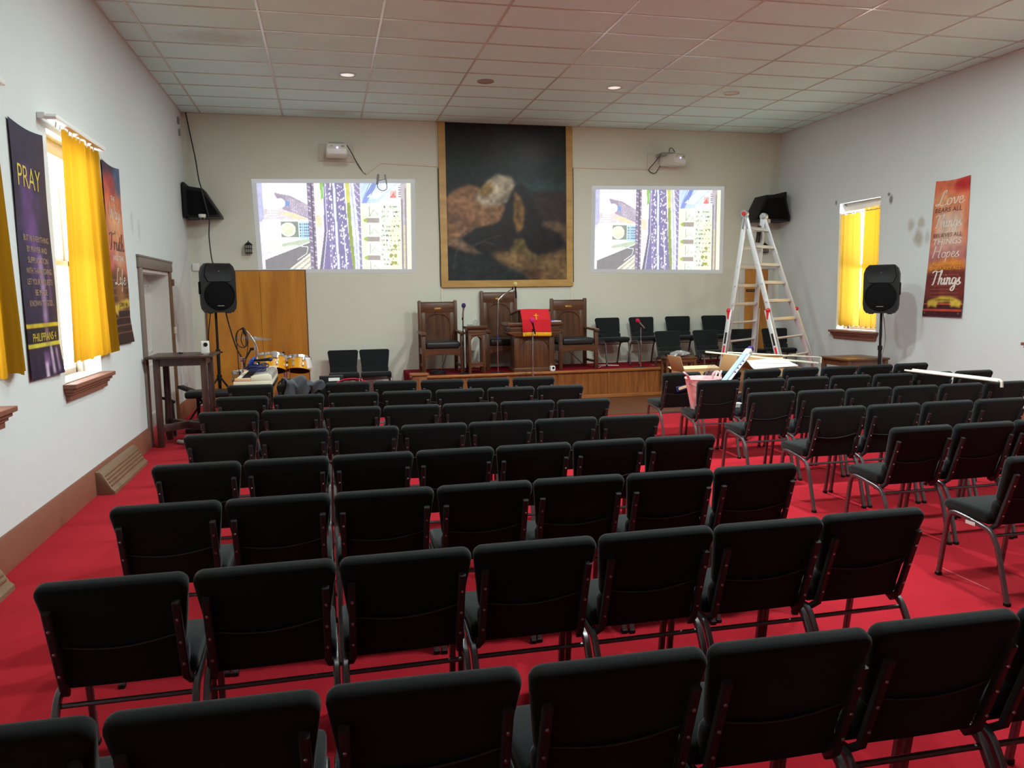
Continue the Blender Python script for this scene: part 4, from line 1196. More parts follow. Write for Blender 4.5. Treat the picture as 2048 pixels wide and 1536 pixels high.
cable('cable', [(-1.975, 13.31, 4.55), (-1.93, 13.30, 4.25), (-1.86, 13.22, 3.85), (-1.79, 12.95, 3.50), (-1.75, 12.86, 3.36), (-1.70, 12.86, 3.1), (-1.66, 12.84, 2.9), (-1.63, 12.5, 2.6), (-1.52, 11.8, 2.25), (-1.47, 11.62, 2.16)], .009, 'black cable from the ceiling corner down to the left loudspeaker')

# lanterns
def lantern(x, z, label):
    t = thing('wall_lantern', label, 'lantern', (x, YB-.06, z), 0, 'small black wall lanterns')
    MB().prism([(-.045, -.075), (.045, -.075), (.05, .05), (-.05, .05)], -.045, .045, 'xz', bev=.003).build('glass_body', MT['grey'], t)
    mb = MB()
    for k in range(4):
        xx = -.048+.032*k
        mb.bar((xx*.95, -.048, -.075), (xx*1.05, -.048, .05), .007, .007)
    for zz in (-.075, -.01, .05): mb.box(-.053, .053, -.052, .052, zz-.006, zz+.006)
    mb.build('cage', MT['black'], t)
    MB().lathe([(.065, .05), (.03, .085), (.008, .095), (.006, .12), (0, .125)], n=12).build('cap', MT['black'], t)
    MB().box(-.015, .015, .04, .06, -.03, .06, .003).build('wall_mount', MT['black'], t)
lantern(-1.15, 2.49, 'small black wall lantern left of the left projected picture')
lantern(7.93, 2.48, 'small black wall lantern seen through the top of the ladder')
o = thing('outlet_box', 'white outlet box on the back wall beside the left loudspeaker', 'outlet', (-1.96, YB, 2.20))
MB().box(-.05, .05, -.03, -.001, -.06, .06, .006).build('cover', MT['white'], o)
for x, z in ((-2.0, 4.20), (-1.99, 4.36)):
    tag(MB().box(XL+.001, XL+.03, 13.0+(4.3-z)*.3, 13.05+(4.3-z)*.3, z-.05, z+.05, .003).build('bracket_plate', MT['grey']), 'small metal bracket on the left wall near the ceiling corner, %s of two' % ('lower' if z < 4.3 else 'upper'), 'bracket')
# ------------------------------------------------------------------ wooden thrones (local: faces -y, base z=0)
def arch_fill(w, zt, r, drop, n=16):
    """spandrel outline: rectangle top with an arch cut out below"""
    pts = [(-w, zt), (w, zt), (w, zt-drop)]
    for k in range(n+1):
        a = PI*k/n
        pts.append((w*math.cos(a), zt-drop+(drop-.03)*math.sin(a)))
    pts.append((-w, zt-drop))
    return pts
def throne(x, y, hb, label):
    t = thing('throne_chair', label, 'throne', (x, y, STAGE_Z), 0, 'carved wooden thrones on the stage')
    w = .295
    for s in (-1, 1):
        mb = MB(); mb.prism([(s*w-.028, 0), (s*w+.028, 0), (s*w+.028, hb-.02), (s*w+.015, hb), (s*w-.015, hb), (s*w-.028, hb-.02)], .52, .59, 'xz', bev=.006)
        mb.build('rear_post', MT['walnut'], t)
        MB().box(s*(w+.012)-.03, s*(w+.012)+.03, -.03, .035, 0, .625, .006).build('front_leg', MT['walnut'], t)
        mb = MB(); mb.prism([(-.07, .625), (.53, .645), (.53, .672), (-.03, .665), (-.07, .655)], s*(w+.012)-.042, s*(w+.012)+.042, 'yz', bev=.008)
        mb.build('armrest', MT['walnut_x'], t)
        MB().box(s*w-.018, s*w+.018, .03, .53, .30, .40, .004).build('side_rail', MT['walnut_x'], t)
        MB().box(s*w-.012, s*w+.012, .03, .53, .10, .14, .004).build('stretcher', MT['walnut_x'], t)
    MB().box(-w, w, .53, .58, hb-.20, hb-.045, .004).build('top_rail', MT['walnut_x'], t)
    MB().box(-w-.0, w+.0, .525, .585, hb-.045, hb-.025, .006).build('crest', MT['walnut_x'], t)
    pn = MB().box(-.215, .215, .552, .572, .40, hb-.19).build('back_panel', MT['walnut'], t)
    mb = MB(); mb.prism(arch_fill(.205, hb-.195, .2, .20), .535, .555, 'xz', bev=.003, seg=1); mb.build('arch', MT['walnut'], pn)
    for s in (-1, 1): MB().box(s*.235-.032, s*.235+.032, .535, .575, .38, hb-.19, .004).build('back_stile', MT['walnut'], t)
    MB().box(-.055, .055, .522, .532, hb-.155, hb-.125, .002).build('name_plate', MT['plate'], t)
    mb = MB(); mb.prism([(-w, .40), (w, .40), (w, .27), (w*.6, .30), (0, .31), (-w*.6, .30), (-w, .27)], -.02, .01, 'xz', bev=.003, seg=1); mb.build('apron', MT['walnut_x'], t)
    MB().box(-w+.01, w-.01, 0, .55, .385, .405).build('seat_board', MT['walnut_x'], t)
    MB().box(-w+.022, w-.022, -.03, .525, .405, .515, .035, 4).build('seat_cushion', plainleather, t, sharp=60)
    return t
plainleather = plain('black_leather', (0.012, 0.012, 0.014, 1), 0.42, bump=0.1, bscale=120)
throne(1.785, 12.40, 1.165, 'carved dark wooden throne with black cushion, leftmost of three on the stage')
throne(2.885, 12.735, 1.31, 'tallest carved wooden throne, standing behind the pulpit')
throne(4.03, 12.40, 1.165, 'carved dark wooden throne with black cushion, right of the pulpit')

# pulpit
t = thing('pulpit', 'dark wooden pulpit with slanted reading desk and arched front panel', 'pulpit', (3.215, 12.165, STAGE_Z))
mb = MB(); mb.box(-.31, .31, 0, .36, 0, .60, .006); mb.build('body', MT['walnut'], t)
mb = MB(); mb.box(-.34, .34, -.03, .38, 0, .075, .008); mb.build('plinth', MT['walnut_x'], t)
for s in (-1, 1): MB().box(s*.285-.045, s*.285+.045, -.02, .0, .07, .60, .004).build('front_stile', MT['walnut'], t)
mb = MB(); mb.prism(arch_fill(.235, .575, .2, .20), -.016, .0, 'xz', bev=.003, seg=1); mb.build('arch', MT['walnut'], t)
mb = MB(); mb.prism([(-.33, .58), (.33, .58), (.44, .635), (.44, .65), (-.44, .65), (-.44, .635)], -.07, .44, 'xz', bev=.006); mb.build('lower_cornice', MT['walnut_x'], t)
mb = MB(); mb.box(-.40, .40, -.05, .42, .65, .745, .004); mb.build('shelf_box', MT['walnut_x'], t)
mb = MB(); mb.box(-.455, .455, -.09, .46, .745, .80, .012, 3); mb.build('shelf_top', MT['walnut_x'], t)
mb = MB(); mb.prism([(.0, .80), (.42, .80), (.42, .91), (.0, .985)], -.255, -.235, 'yz'); mb.prism([(.0, .80), (.42, .80), (.42, .91), (.0, .985)], .235, .255, 'yz'); mb.box(-.25, .25, .0, .02, .80, .985)
mb.build('desk_side', MT['walnut'], t)
mb = MB(); mb.prism([(-.03, .985), (-.03, 1.005), (.46, .925), (.46, .905)], -.29, .29, 'yz', bev=.004); mb.build('reading_desk', MT['walnut_x'], t)
# red cloth with gold cross and fringe
t = thing('pulpit_cloth', 'red velvet cloth with gold cross and fringe hanging down the pulpit front', 'cloth', (3.215, 12.165, STAGE_Z))
def clf(u, v):
    x = (-.235+.47*u)+.035*v*(.7)
    y = -.036-.07*min(1, v*2.2)-.004*math.sin(u*9+v*3)
    z = 1.008-.365*v+.004*math.sin(u*5)
    return Vector((x, y, z))
o = MB().grid(clf, 24, 20).build('cloth', MT['clothred'], t, 180); solid(o, .004)
def frf(u, v):
    p = clf(u, 1.0); return p+Vector((.0, -.003+.003*math.sin(u*160), -.062*v+.004*math.sin(u*90)*v))
o = MB().grid(frf, 120, 3).build('fringe', MT['gold'], t, 180); solid(o, .004)
def onc(x, z):
    v = (1.008-z)/.365; u = (x-.035*v*.7+.235)/.47
    return clf(u, v)+Vector((0, -.003, 0))
mb = MB()
for (a, b) in (((.015, .935), (.015, .835)), ((-.024, .902), (.054, .902))):
    mb.tube([onc(*a), onc(*b)], .008, n=8)
mb.build('cross', MT['gold'], t)
t = thing('paper_stack', 'blue and white papers lying on the right of the pulpit shelf', 'papers', (3.575, 12.28, STAGE_Z+.80))
MB().box(-.09, .09, -.09, .1, 0, .012, .002, 1, mat=rotm('Z', .2)).build('sheets', MT['paper'], t)
MB().box(-.07, .01, -.06, .06, .012, .024, .003, 1, mat=rotm('Z', -.3)).build('booklet', MT['blue'], t)
t = thing('box_camera', 'small white box camera standing on the stage edge beside the pulpit', 'camera', (3.50, 12.11, STAGE_Z+.012))
MB().box(-.04, .04, -.035, .035, .006, .085, .01, 3).build('case', MT['white'], t)
MB().cyl((.005, -.034, .055), (.005, -.040, .055), .02, n=20).build('lens', MT['black'], t)
MB().cyl((0, 0, 0), (0, 0, .008), .03, n=20).build('foot', MT['white'], t)

# pedestal with a bottle
t = thing('pedestal_stand', 'narrow wooden pedestal stand with open arches between two thrones', 'stand', (2.31, 12.42, STAGE_Z))
for sx in (-1, 1):
    for sy in (-1, 1):
        MB().box(sx*.115-.022, sx*.115+.022, sy*.115-.022, sy*.115+.022, 0, .62, .004).build('leg', MT['walnut'], t)
mb = MB()
for s in (-1, 1):
    mb.prism(arch_fill(.095, .62, .09, .12), s*.125-.008, s*.125+.008, 'xz'); mb.prism(arch_fill(.095, .62, .09, .12), s*.125-.008, s*.125+.008, 'yz')
    mb.box(-.10, .10, s*.122-.012, s*.122+.012, .11, .165, .003, 1); mb.box(s*.122-.012, s*.122+.012, -.10, .10, .11, .165, .003, 1)
mb.build('arch_frame', MT['walnut_x'], t)
MB().box(-.14, .14, -.14, .14, .155, .17).build('low_shelf', MT['walnut_x'], t)
mb = MB(); mb.box(-.14, .14, -.14, .14, .62, .69, .004); mb.box(-.145, .145, -.145, .145, .615, .63, .004); mb.build('frieze', MT['walnut_x'], t)
mb = MB(); mb.lathe([(.198, .685), (.25, .725), (.25, .748), (.0, .748)], n=4, m=rotm('Z', PI/4)); mb.build('top', MT['walnut_x'], t, sharp=20)
t = thing('pump_bottle', 'clear pump bottle standing on the wooden pedestal', 'bottle', (2.31, 12.38, STAGE_Z+.748))
MB().lathe([(0, 0), (.036, 0), (.04, .01), (.04, .07), (.03, .09), (.013, .10), (.013, .115)], n=18).build('body', MT['clear'], t)
MB().lathe([(.015, .105), (.015, .12), (.005, .122), (.005, .155), (.009, .157), (.009, .164), (0, .166)], n=14).build('pump', MT['white'], t)
t = thing('glass_dish', 'shallow clear glass dish on the wooden pedestal beside the bottle', 'dish', (2.225, 12.40, STAGE_Z+.748))
MB().lathe([(0, .004), (.04, .004), (.052, .03), (.054, .03), (.043, 0), (0, 0)], n=18).build('bowl', MT['clear'], t)

# microphones: stand things carry their clip; each microphone is a thing of its own
def mic(p, dirv, foam, label):
    """p = centre of the foam, dirv = from tail to head"""
    d = Vector(dirv).normalized(); p = Vector(p)
    t = thing('microphone', label, 'microphone', p, 0, 'microphones with foam covers')
    q = Vector((0, 0, 1)).rotation_difference(d).to_matrix()
    MB().lathe([(0, .036), (.018, .032), (.031, .016), (.034, 0), (.031, -.018), (.024, -.034), (0, -.036)], n=20, m=q).build('foam_cover', foam, t)
    MB().lathe([(0, -.03), (.018, -.032), (.016, -.055), (.0135, -.07), (.0115, -.19), (.0, -.19)], n=16, m=q).build('handle', MT['steel' if foam in (MT['foam_red'], MT['foam_purple']) else 'black'], t)
    MB().lathe([(0, -.185), (.012, -.187), (.012, -.225), (.005, -.235), (0, -.235)], n=12, m=q).build('plug', MT['black'], t)
    return t
def stand(base, path, label, mat, rbase=.13, r=.0085, clip=None, collar=None, lower=None):
    b = Vector(base)
    t = thing('microphone_stand', label, 'microphone stand', b, 0, 'microphone stands')
    MB().lathe([(0, .022), (.02, .022), (.03, .018), (rbase-.02, .012), (rbase, .006), (rbase, 0), (0, 0)], n=28).build('base', MT['black'], t)
    P = [Vector(q)-b for q in path]
    MB().tube([Vector((0, 0, .015)), P[0]], r*1.35, n=10).build('lower_tube', lower or mat, t)
    MB().tube(P, r, n=10, smooth=5 if len(P) > 2 else 0).build('upper_tube', mat, t)
    MB().cyl(P[0]-Vector((0, 0, .03)), P[0]+Vector((0, 0, .035)), r*2.0, n=14).build('clutch', collar or mat, t)
    e = P[-1]
    MB().tube([e-Vector((0, 0, .02)), e+Vector((0, 0, .03))], .013, n=10).build('clip', MT['black'], t)
    return t
# purple foam, black stand
stand((2.075, 12.20, STAGE_Z), [(2.075, 12.20, .95), (2.08, 12.20, 1.385)], 'black microphone stand in front of the leftmost throne', MT['black'])
mic((2.09, 12.17, 1.545), (.08, -.15, 1), MT['foam_purple'], 'microphone with purple foam cover in front of the leftmost throne')
# boom with yellow foam
stand((2.645, 12.27, STAGE_Z), [(2.645, 12.27, 1.02), (2.665, 12.27, 1.57), (2.68, 12.27, 1.63), (2.77, 12.26, 1.71), (2.895, 12.25, 1.795)], 'chrome microphone stand with bent boom left of the pulpit', MT['chrome'], collar=MT['foam_purple'])
mic((2.935, 12.235, 1.865), (-.10, -.25, 1), MT['foam_yellow'], 'microphone with pale yellow foam cover on the bent chrome boom')
# magenta foam, on the floor before the stage
stand((3.10, 11.82, .012), [(3.10, 11.82, .62), (3.105, 11.82, 1.14)], 'chrome microphone stand on the floor in front of the pulpit', MT['chrome'], lower=MT['steel'])
mic((3.085, 11.79, 1.305), (-.28, -.2, 1), MT['foam_pink'], 'microphone with magenta foam cover in front of the red cloth')
# red foam
stand((5.075, 12.27, STAGE_Z), [(5.075, 12.27, .88), (5.075, 12.27, 1.145)], 'chrome microphone stand in front of the chairs along the stage wall', MT['chrome'])
mic((5.005, 12.24, 1.245), (-.75, -.12, .75), MT['foam_red'], 'microphone with red foam cover in front of the stage chairs')

# cable coil and cables under the leftmost throne
mb = MB()
for k in range(9):
    r = .125-.010*(k % 4); a0 = k*.7
    mb.tube([(r*math.cos(a), r*.62*math.sin(a), .012+.010*(k//2)+.006*math.sin(3*a+k)) for a in [a0+2*PI*j/22 for j in range(22)]], .007, n=6, closed=True)
o = mb.build('cable_coil', MT['rubber']); o.location = (1.70, 12.42, STAGE_Z)
tag(o, 'coil of black cable lying under the leftmost throne', 'cable')
cable('cable', [(1.75, 12.42, STAGE_Z+.04), (1.85, 12.6, STAGE_Z+.25), (1.88, 12.8, STAGE_Z+.3), (1.8, 13.2, STAGE_Z+.35)], .005, 'loose black cable rising behind the leftmost throne')
cable('cable', [(1.82, 12.45, STAGE_Z+.01), (2.05, 12.6, STAGE_Z+.006), (2.3, 12.75, STAGE_Z+.006), (2.6, 12.8, STAGE_Z+.006)], .005, 'thin black cable running on the stage carpet from the coil')
cable('cable', [(4.35, 13.1, STAGE_Z+.006), (4.1, 13.2, STAGE_Z+.25), (3.95, 13.25, STAGE_Z+.33), (3.7, 13.1, STAGE_Z+.02), (3.5, 12.95, STAGE_Z+.006)], .005, 'thin black cable sagging behind the throne right of the pulpit')
cable('cable', [(4.42, 12.5, STAGE_Z+.006), (4.6, 12.75, STAGE_Z+.008), (4.85, 12.7, STAGE_Z+.008), (4.62, 12.9, STAGE_Z+.008), (4.45, 12.75, STAGE_Z+.006)], .005, 'pale thin cable lying on the stage carpet by the right throne', MT['offwhite'])
cable('cable', [(1.20, 12.3, .012), (1.12, 12.0, .02), (1.0, 11.9, .02), (.95, 11.6, .012)], .006, 'thin grey cables on the floor beside the stage corner post', MT['grey'])

# small brown table on the low step, with a plastic bag
t = thing('side_table', 'small brown wooden table on the low step behind the cardboard box', 'table', (5.60, 11.93, .235))
MB().box(-.27, .27, -.13, .13, .385, .415, .006).build('tabletop', MT['table_brown'], t)
for sx in (-1, 1):
    for sy in (-1, 1): MB().box(sx*.24-.02, sx*.24+.02, sy*.10-.02, sy*.10+.02, 0, .385, .003, 1).build('leg', MT['table_brown'], t)
MB().box(-.24, .24, -.115, .115, .33, .385).build('apron', MT['table_brown'], t)
def bagf(u, v):
    a = 2*PI*u; r = math.sin(PI*min(max(v, .001), .999))
    n_ = 1+.18*math.sin(5*a+v*6)+.12*math.sin(9*a-v*11)
    return Vector((.16*r*math.cos(a)*n_, .09*r*math.sin(a)*n_, .045+(.05+.02*math.cos(3*a))*(-math.cos(PI*v))*.9))
o = MB().grid(bagf, 40, 16).build('plastic_bag', plain('silvery_plastic', srgb(176, 176, 178), 0.25, metal=.3, noise=.2, nscale=30), None, 30); o.location = (5.60, 11.91, .65)
tag(o, 'crumpled silvery plastic bag on the small brown table', 'bag')
# ------------------------------------------------------------------ loudspeakers on poles (local: faces -y, origin at the cabinet's bottom centre)
def pa_speaker(loc, rz, label):
    t = thing('loudspeaker', label, 'loudspeaker', loc, rz, 'black loudspeakers on poles')
    w, h = .225, .665
    fr = [(-w+.05, 0), (w-.05, 0), (w-.012, .05), (w, .12), (w, h-.12), (w-.025, h-.045), (w-.07, h), (-w+.07, h), (-w+.025, h-.045), (-w, h-.12), (-w, .12), (-w+.012, .05)]
    mb = MB()
    bm = mb.bm
    A = [bm.verts.new((x, -.17, z)) for x, z in fr]; Bq = [bm.verts.new((x*.98, -.02, z)) for x, z in fr]; Cq = [bm.verts.new((x*.62, .17, .06+z*.86)) for x, z in fr]
    n = len(fr)
    for P, Q in ((A, Bq), (Bq, Cq)):
        for k in range(n): bm.faces.new((P[k], P[(k+1) % n], Q[(k+1) % n], Q[k]))
    bm.faces.new(A); bm.faces.new(Cq[::-1])
    mb.build('cabinet', MT['black'], t, sharp=25)
    MB().lathe([(.20, 0), (.205, .012), (.188, .018), (.185, .010), (.14, .020), (.06, .024), (0, .024)], (0, -.168, .235), n=36, m=rotm('X', PI/2)).build('woofer_grille', MT['blacksoft'], t)
    mb = MB()
    bm = mb.bm
    o_ = [(-.165, h-.02), (.165, h-.02), (.19, h-.16), (.15, h-.245), (-.15, h-.245), (-.19, h-.16)]
    i_ = [(-.09, h-.065), (.09, h-.065), (.075, h-.15), (.06, h-.16), (-.06, h-.16), (-.075, h-.15)]
    O = [bm.verts.new((x, -.186, z)) for x, z in o_]; I = [bm.verts.new((x, -.174, z)) for x, z in i_]; O2 = [bm.verts.new((x*1.04, -.168, (z-h+.13)*1.04+h-.13)) for x, z in o_]
    for P, Q in ((O, I), (O2, O)):
        for k in range(6): bm.faces.new((P[k], P[(k+1) % 6], Q[(k+1) % 6], Q[k]))
    bm.faces.new(I)
    mb.build('horn', MT['black'], t, sharp=20)
    MB().ball((0, -.176, h-.108), .008, 10).build('tweeter_tip', MT['screw'], t)
    MB().box(-.045, .045, -.196, -.188, .088, .096).build('badge', MT['grey'], t)
    for s in (-1, 1):
        MB().box(s*w*.99-.006, s*w*.99+.006, -.08, .0, .25, .42, .005).build('side_grip', MT['blacksoft'], t)
        MB().box(s*.12-.03, s*.12+.03, -.15, -.10, -.012, .004, .003, 1).build('foot', MT['rubber'], t)
    return t
def pole_stand(loc, ht, rz, label, hub=.62, spread=.52, low=.0):
    t = thing('speaker_stand', label, 'speaker stand', loc, rz, 'speaker tripod stands')
    MB().cyl((0, 0, hub-.35), (0, 0, ht*.62), .0235, n=16).build('pole', MT['black'], t)
    MB().cyl((0, 0, ht*.6), (0, 0, ht), .0175, n=16).build('inner_pole', MT['black'], t)
    MB().cyl((0, 0, ht*.60), (0, 0, ht*.645), .031, n=16).build('collar', MT['black'], t)
    MB().tube([(0, 0, ht*.62), (.07, 0, ht*.62)], .009, n=8).build('knob', MT['black'], t)
    MB().cyl((0, 0, hub-.03), (0, 0, hub+.05), .035, n=16).build('hub', MT['black'], t)
    MB().cyl((0, 0, .16), (0, 0, .21), .032, n=16).build('lower_hub', MT['black'], t)
    for k in range(3):
        a = 2*PI*k/3
        dx, dy = math.cos(a), math.sin(a)
        lg = MB().tube([(dx*.03, dy*.03, hub), (dx*spread, dy*spread, .02)], .0135, n=10).build('leg', MT['black'], t)
        MB().ball((dx*spread, dy*spread, .018), .02, 10).build('rubber_foot', MT['rubber'], lg)
        MB().tube([(dx*.03, dy*.03, .19), (dx*spread*.55, dy*spread*.55, hub*.47)], .009, n=8).build('brace', MT['black'], t)
    return t
pole_stand((-1.475, 11.55, 0), 1.56, -.45, 'black tripod stand carrying the loudspeaker in the left corner', hub=.60, spread=.50)
pa_speaker((-1.46, 11.55, 1.515), .42, 'black loudspeaker on a tripod stand in front of the plywood door')
pole_stand((7.58, 9.62, 0), 1.42, .5, 'black tripod stand carrying the loudspeaker by the right window', hub=.50, spread=.36)
pa_speaker((7.575, 9.60, 1.375), -.84, 'black loudspeaker on a tripod stand in front of the right window')
cable('cable', [(-1.55, 11.62, 1.53), (-1.60, 11.66, 1.2), (-1.60, 11.7, .9), (-1.62, 11.72, .5), (-1.66, 11.8, .1), (-1.6, 11.7, .012)], .007, 'black cable dropping along the left loudspeaker stand')
cable('cable', [(-1.36, 11.66, 1.53), (-1.32, 11.7, 1.3), (-1.25, 11.75, 1.0), (-1.17, 11.8, .8), (-1.16, 11.8, .5), (-1.22, 11.8, .2), (-1.3, 11.75, .012)], .010, 'thick black cable hanging from the left loudspeaker before the plywood door')
cable('cable', [(7.64, 9.70, 1.39), (7.68, 9.72, 1.1), (7.66, 9.72, .8), (7.70, 9.72, .4), (7.72, 9.75, .012)], .006, 'thin cable hanging beside the right loudspeaker pole', MT['grey'])
cable('cable', [(7.67, 9.70, 1.39), (7.74, 9.72, 1.0), (7.71, 9.74, .7), (7.76, 9.74, .3), (7.78, 9.77, .012)], .006, 'second thin cable hanging right of the right loudspeaker pole', MT['grey'])

# ------------------------------------------------------------------ tall dark table by the side door
t = thing('tall_table', 'tall dark brown table with crossed stretchers by the side door', 'table', (-1.66, 9.98, 0))
MB().box(-.36, .36, -.38, .38, 1.03, 1.055, .006).build('tabletop', MT['table_dark'], t)
for sx in (-1, 1):
    for sy in (-1, 1):
        MB().box(sx*.255-.033, sx*.255+.033, sy*.27-.033, sy*.27+.033, 0, 1.03, .005).build('leg', MT['table_dark'], t)
for s in (-1, 1):
    MB().box(-.23, .23, s*.27-.014, s*.27+.014, .94, 1.03, .003, 1).build('apron', MT['table_dark'], t)
    MB().box(s*.255-.014, s*.255+.014, -.24, .24, .94, 1.03, .003, 1).build('apron', MT['table_dark'], t)
MB().bar((-.25, -.265, .215), (.25, .265, .215), .05, .085, .004).build('stretcher', MT['table_dark'], t)
MB().bar((-.25, .265, .215), (.25, -.265, .215), .05, .085, .004).build('stretcher', MT['table_dark'], t)
t = thing('box_camera', 'white box camera standing on the tall dark table', 'camera', (-1.405, 9.90, 1.055))
MB().box(-.045, .045, -.04, .04, .008, .155, .010, 3, mat=rotm('Z', -.0)).build('case', MT['white'], t)
MB().cyl((.012, -.039, .115), (.012, -.046, .115), .024, n=20).build('lens', MT['black'], t)
MB().cyl((0, 0, 0), (0, 0, .01), .034, n=20).build('foot', MT['white'], t)
tag(MB().prism([(-.03, 0), (.02, 0), (.03, .012), (-.01, .02)], -.02, .02, 'xz', bev=.003, mat=rotm('Z', .4), off=(-1.72, 10.12, 1.055)).build('clip', MT['black']), 'tiny black clip lying on the tall dark table', 'clip')

# folded steel chairs leaning in the side doorway
def folded_chair(loc, lean, rz, label):
    t = thing('folding_chair', label, 'folding chair', loc, rz, 'folded chairs in the side doorway')
    Rm = rotm('X', lean)
    q = lambda *p: Rm @ Vector(p)
    for s in (-1, 1):
        MB().tube([q(s*.19, 0, .01), q(s*.19, .01, .5), q(s*.185, .0, .86), q(s*.14, 0, .93), q(0, 0, .94)], .011, n=8, smooth=4).build('frame_tube', MT['beige'], t)
        MB().tube([q(s*.16, .03, .02), q(s*.165, .03, .55)], .010, n=8).build('leg', MT['beige'], t)
    MB().box(-.17, .17, -.012, .012, .66, .88, .008, 2, mat=None).build('backrest', MT['beige'], t).rotation_euler = (lean, 0, 0)
    o = MB().box(-.165, .165, .02, .045, .18, .60, .01, 2).build('seat', MT['beige'], t); o.rotation_euler = (lean, 0, 0)
    MB().tube([q(-.16, .03, .12), q(.16, .03, .12)], .008, n=8).build('rung', MT['beige'], t)
    return t
folded_chair((XL-.13, 10.13, 0), -.06, -1.35, 'folded beige steel chair leaning in the doorway behind the tall table')
t = thing('folded_easel', 'black folded stand leaning upright under the tall dark table', 'stand', (-1.93, 10.42, 0))
MB().tube([(-.05, 0, .01), (-.04, .02, .46)], .02, n=10).build('leg', MT['black'], t)
MB().tube([(.04, 0, .01), (.02, .02, .44)], .022, n=10).build('leg', MT['black'], t)
MB().tube([(-.12, .02, .50), (.0, .02, .46), (.06, .02, .43)], .018, n=10).build('arm', MT['black'], t)
o = MB().tube([(-.16, .03, .03), (-.12, -.03, .03), (0, -.05, .03), (.12, -.02, .03), (.16, .02, .03)], .024, n=10, smooth=4).build('pipe', MT['grey'], None); o.location = (-1.60, 9.86, 0)
tag(o, 'curved grey plastic pipe lying on the carpet under the tall table', 'pipe')

# bench with black seat and a black case
t = thing('keyboard_bench', 'low bench with black padded seat behind the tall dark table', 'bench', (-1.52, 10.95, 0))
MB().box(-.30, .30, -.16, .16, .42, .51, .03, 3).build('seat', plainleather, t)
for s in (-1, 1): MB().bar((s*.22, -.1, .01), (-s*.18, .05, .43), .03, .03, .003).build('leg', MT['black'], t)
t = thing('pedal_unit', 'black pedal unit propped against the wall behind the tall table', 'pedal', (-1.97, 11.42, 0))
MB().bar((0, 0, .52), (.28, -.25, .44), .10, .04, .006).build('arm', MT['black'], t)
MB().bar((.25, -.2, .02), (.25, -.2, .45), .04, .04, .004).build('post', MT['black'], t)
MB().box(.15, .35, -.3, -.1, 0, .03, .005).build('foot', MT['black'], t)
MB().ball((.09, -.08, .55), .03, 12).build('knob', MT['clear'], t)
o = MB().box(-.18, .18, -.13, .13, 0, .06, .01).build('dark_case', MT['black']); o.location = (-1.62, 10.72, 0)
tag(o, 'flat black case lying on the carpet behind the tall table', 'case')

# floor registers along the left wall
def register(y0, y1, label):
    t = thing('floor_register', label, 'heating register', (XL+.028, (y0+y1)/2, 0), 0, 'slanted registers at the left wall')
    h = (y1-y0)/2
    MB().prism([(0, 0), (.15, 0), (.15, .03), (.125, .05), (.05, .19), (.03, .205), (0, .205)], -h, h, 'xz', bev=.004).build('housing', MT['grille'], t)
    mb = MB()
    for k in range(4):
        f = .15+.2*k
        x, z = .128-.08*f, .05+.145*f
        mb.bar((x, -h+.03, z), (x, h-.03, z), .01, .014, .002)
    mb.build('louvre', MT['trim_brown'], t)
register(7.45, 8.78, 'slanted brown heating register on the carpet under the sunset banner')
register(3.95, 5.12, 'slanted heating register at the left picture edge, only its end showing')

# ------------------------------------------------------------------ drum kit and keyboard in the left corner
def tom(loc, r, h, tilt, label, cloth=False):
    t = thing('tom_drum', label, 'drum', loc, 0, 'yellow tom drums')
    Rm = tilt
    q = lambda v: Rm @ Vector(v)
    MB().lathe([(r, h), (r, 0)], n=40, m=Rm).build('shell', MT['yellow_drum'], t)
    MB().lathe([(r-.008, .0), (r-.008, h-.01), (0, h-.01)], n=40, m=Rm).build('inside', MT['darkhole'], t)
    MB().lathe([(r+.002, h-.03), (r+.010, h-.03), (r+.010, h+.006), (r-.004, h+.010), (r-.006, h+.002), (r+.002, h)], n=40, m=Rm).build('hoop', MT['chrome'], t)
    MB().lathe([(0, h+.004), (r-.004, h+.003)], n=40, m=Rm).build('drum_head', MT['drumhead'], t)
    for k in range(8):
        a = 2*PI*(k+.5)/8
        for zz in (h*.30, h*.70):
            o = MB().box(-.012, .012, 0, .022, -.026, .026, .005, 2, mat=None)
            for v in o.bm.verts: v.co = Rm @ (rotm('Z', a-PI/2) @ (v.co+Vector((0, r, 0)))+Vector((0, 0, zz)))
            o.build('lug', MT['chrome'], t)
        MB().tube([q(((r+.012)*math.cos(a), (r+.012)*math.sin(a), h*.72)), q(((r+.012)*math.cos(a), (r+.012)*math.sin(a), h))], .004, n=6).build('tension_rod', MT['chrome'], t)
    return t
tl = rotm('Y', .05) @ rotm('X', -.36)
d1 = tom((-.735, 10.99, .735), .185, .20, tl, 'larger yellow tom drum of the kit in front of the plywood door')
MB().ball((0, 0, 0), (.026, .004, .010), 12, m=None).build('badge', MT['chrome'], d1).location = tl @ Vector((0, -.187, .12))
dm = MB().box(.01, .075, -.202, -.190, .125, .215, .006); [setattr(v, 'co', tl @ v.co) for v in dm.bm.verts]; dm.build('damper', MT['grey'], d1)
d2 = tom((-.395, 11.05, .715), .155, .18, rotm('Y', .07) @ rotm('X', -.36), 'smaller yellow tom drum with a white cloth, right of the larger one')
t = thing('hand_towel', 'white cloth hanging over the rim of the smaller yellow tom', 'cloth', (-.27, 11.01, .72))
def twf(u, v): return Vector((-.035+.075*u+.02*v, -.045-.006*math.sin(u*7)+.012*u, .175-.15*v))
solid(MB().grid(twf, 8, 10).build('cloth', MT['paper'], t, 180), .004)
ft = tom((-1.10, 11.25, .32), .165, .40, rotm('X', .0), 'yellow floor tom half hidden behind the keyboard')
ft['category'] = 'drum'
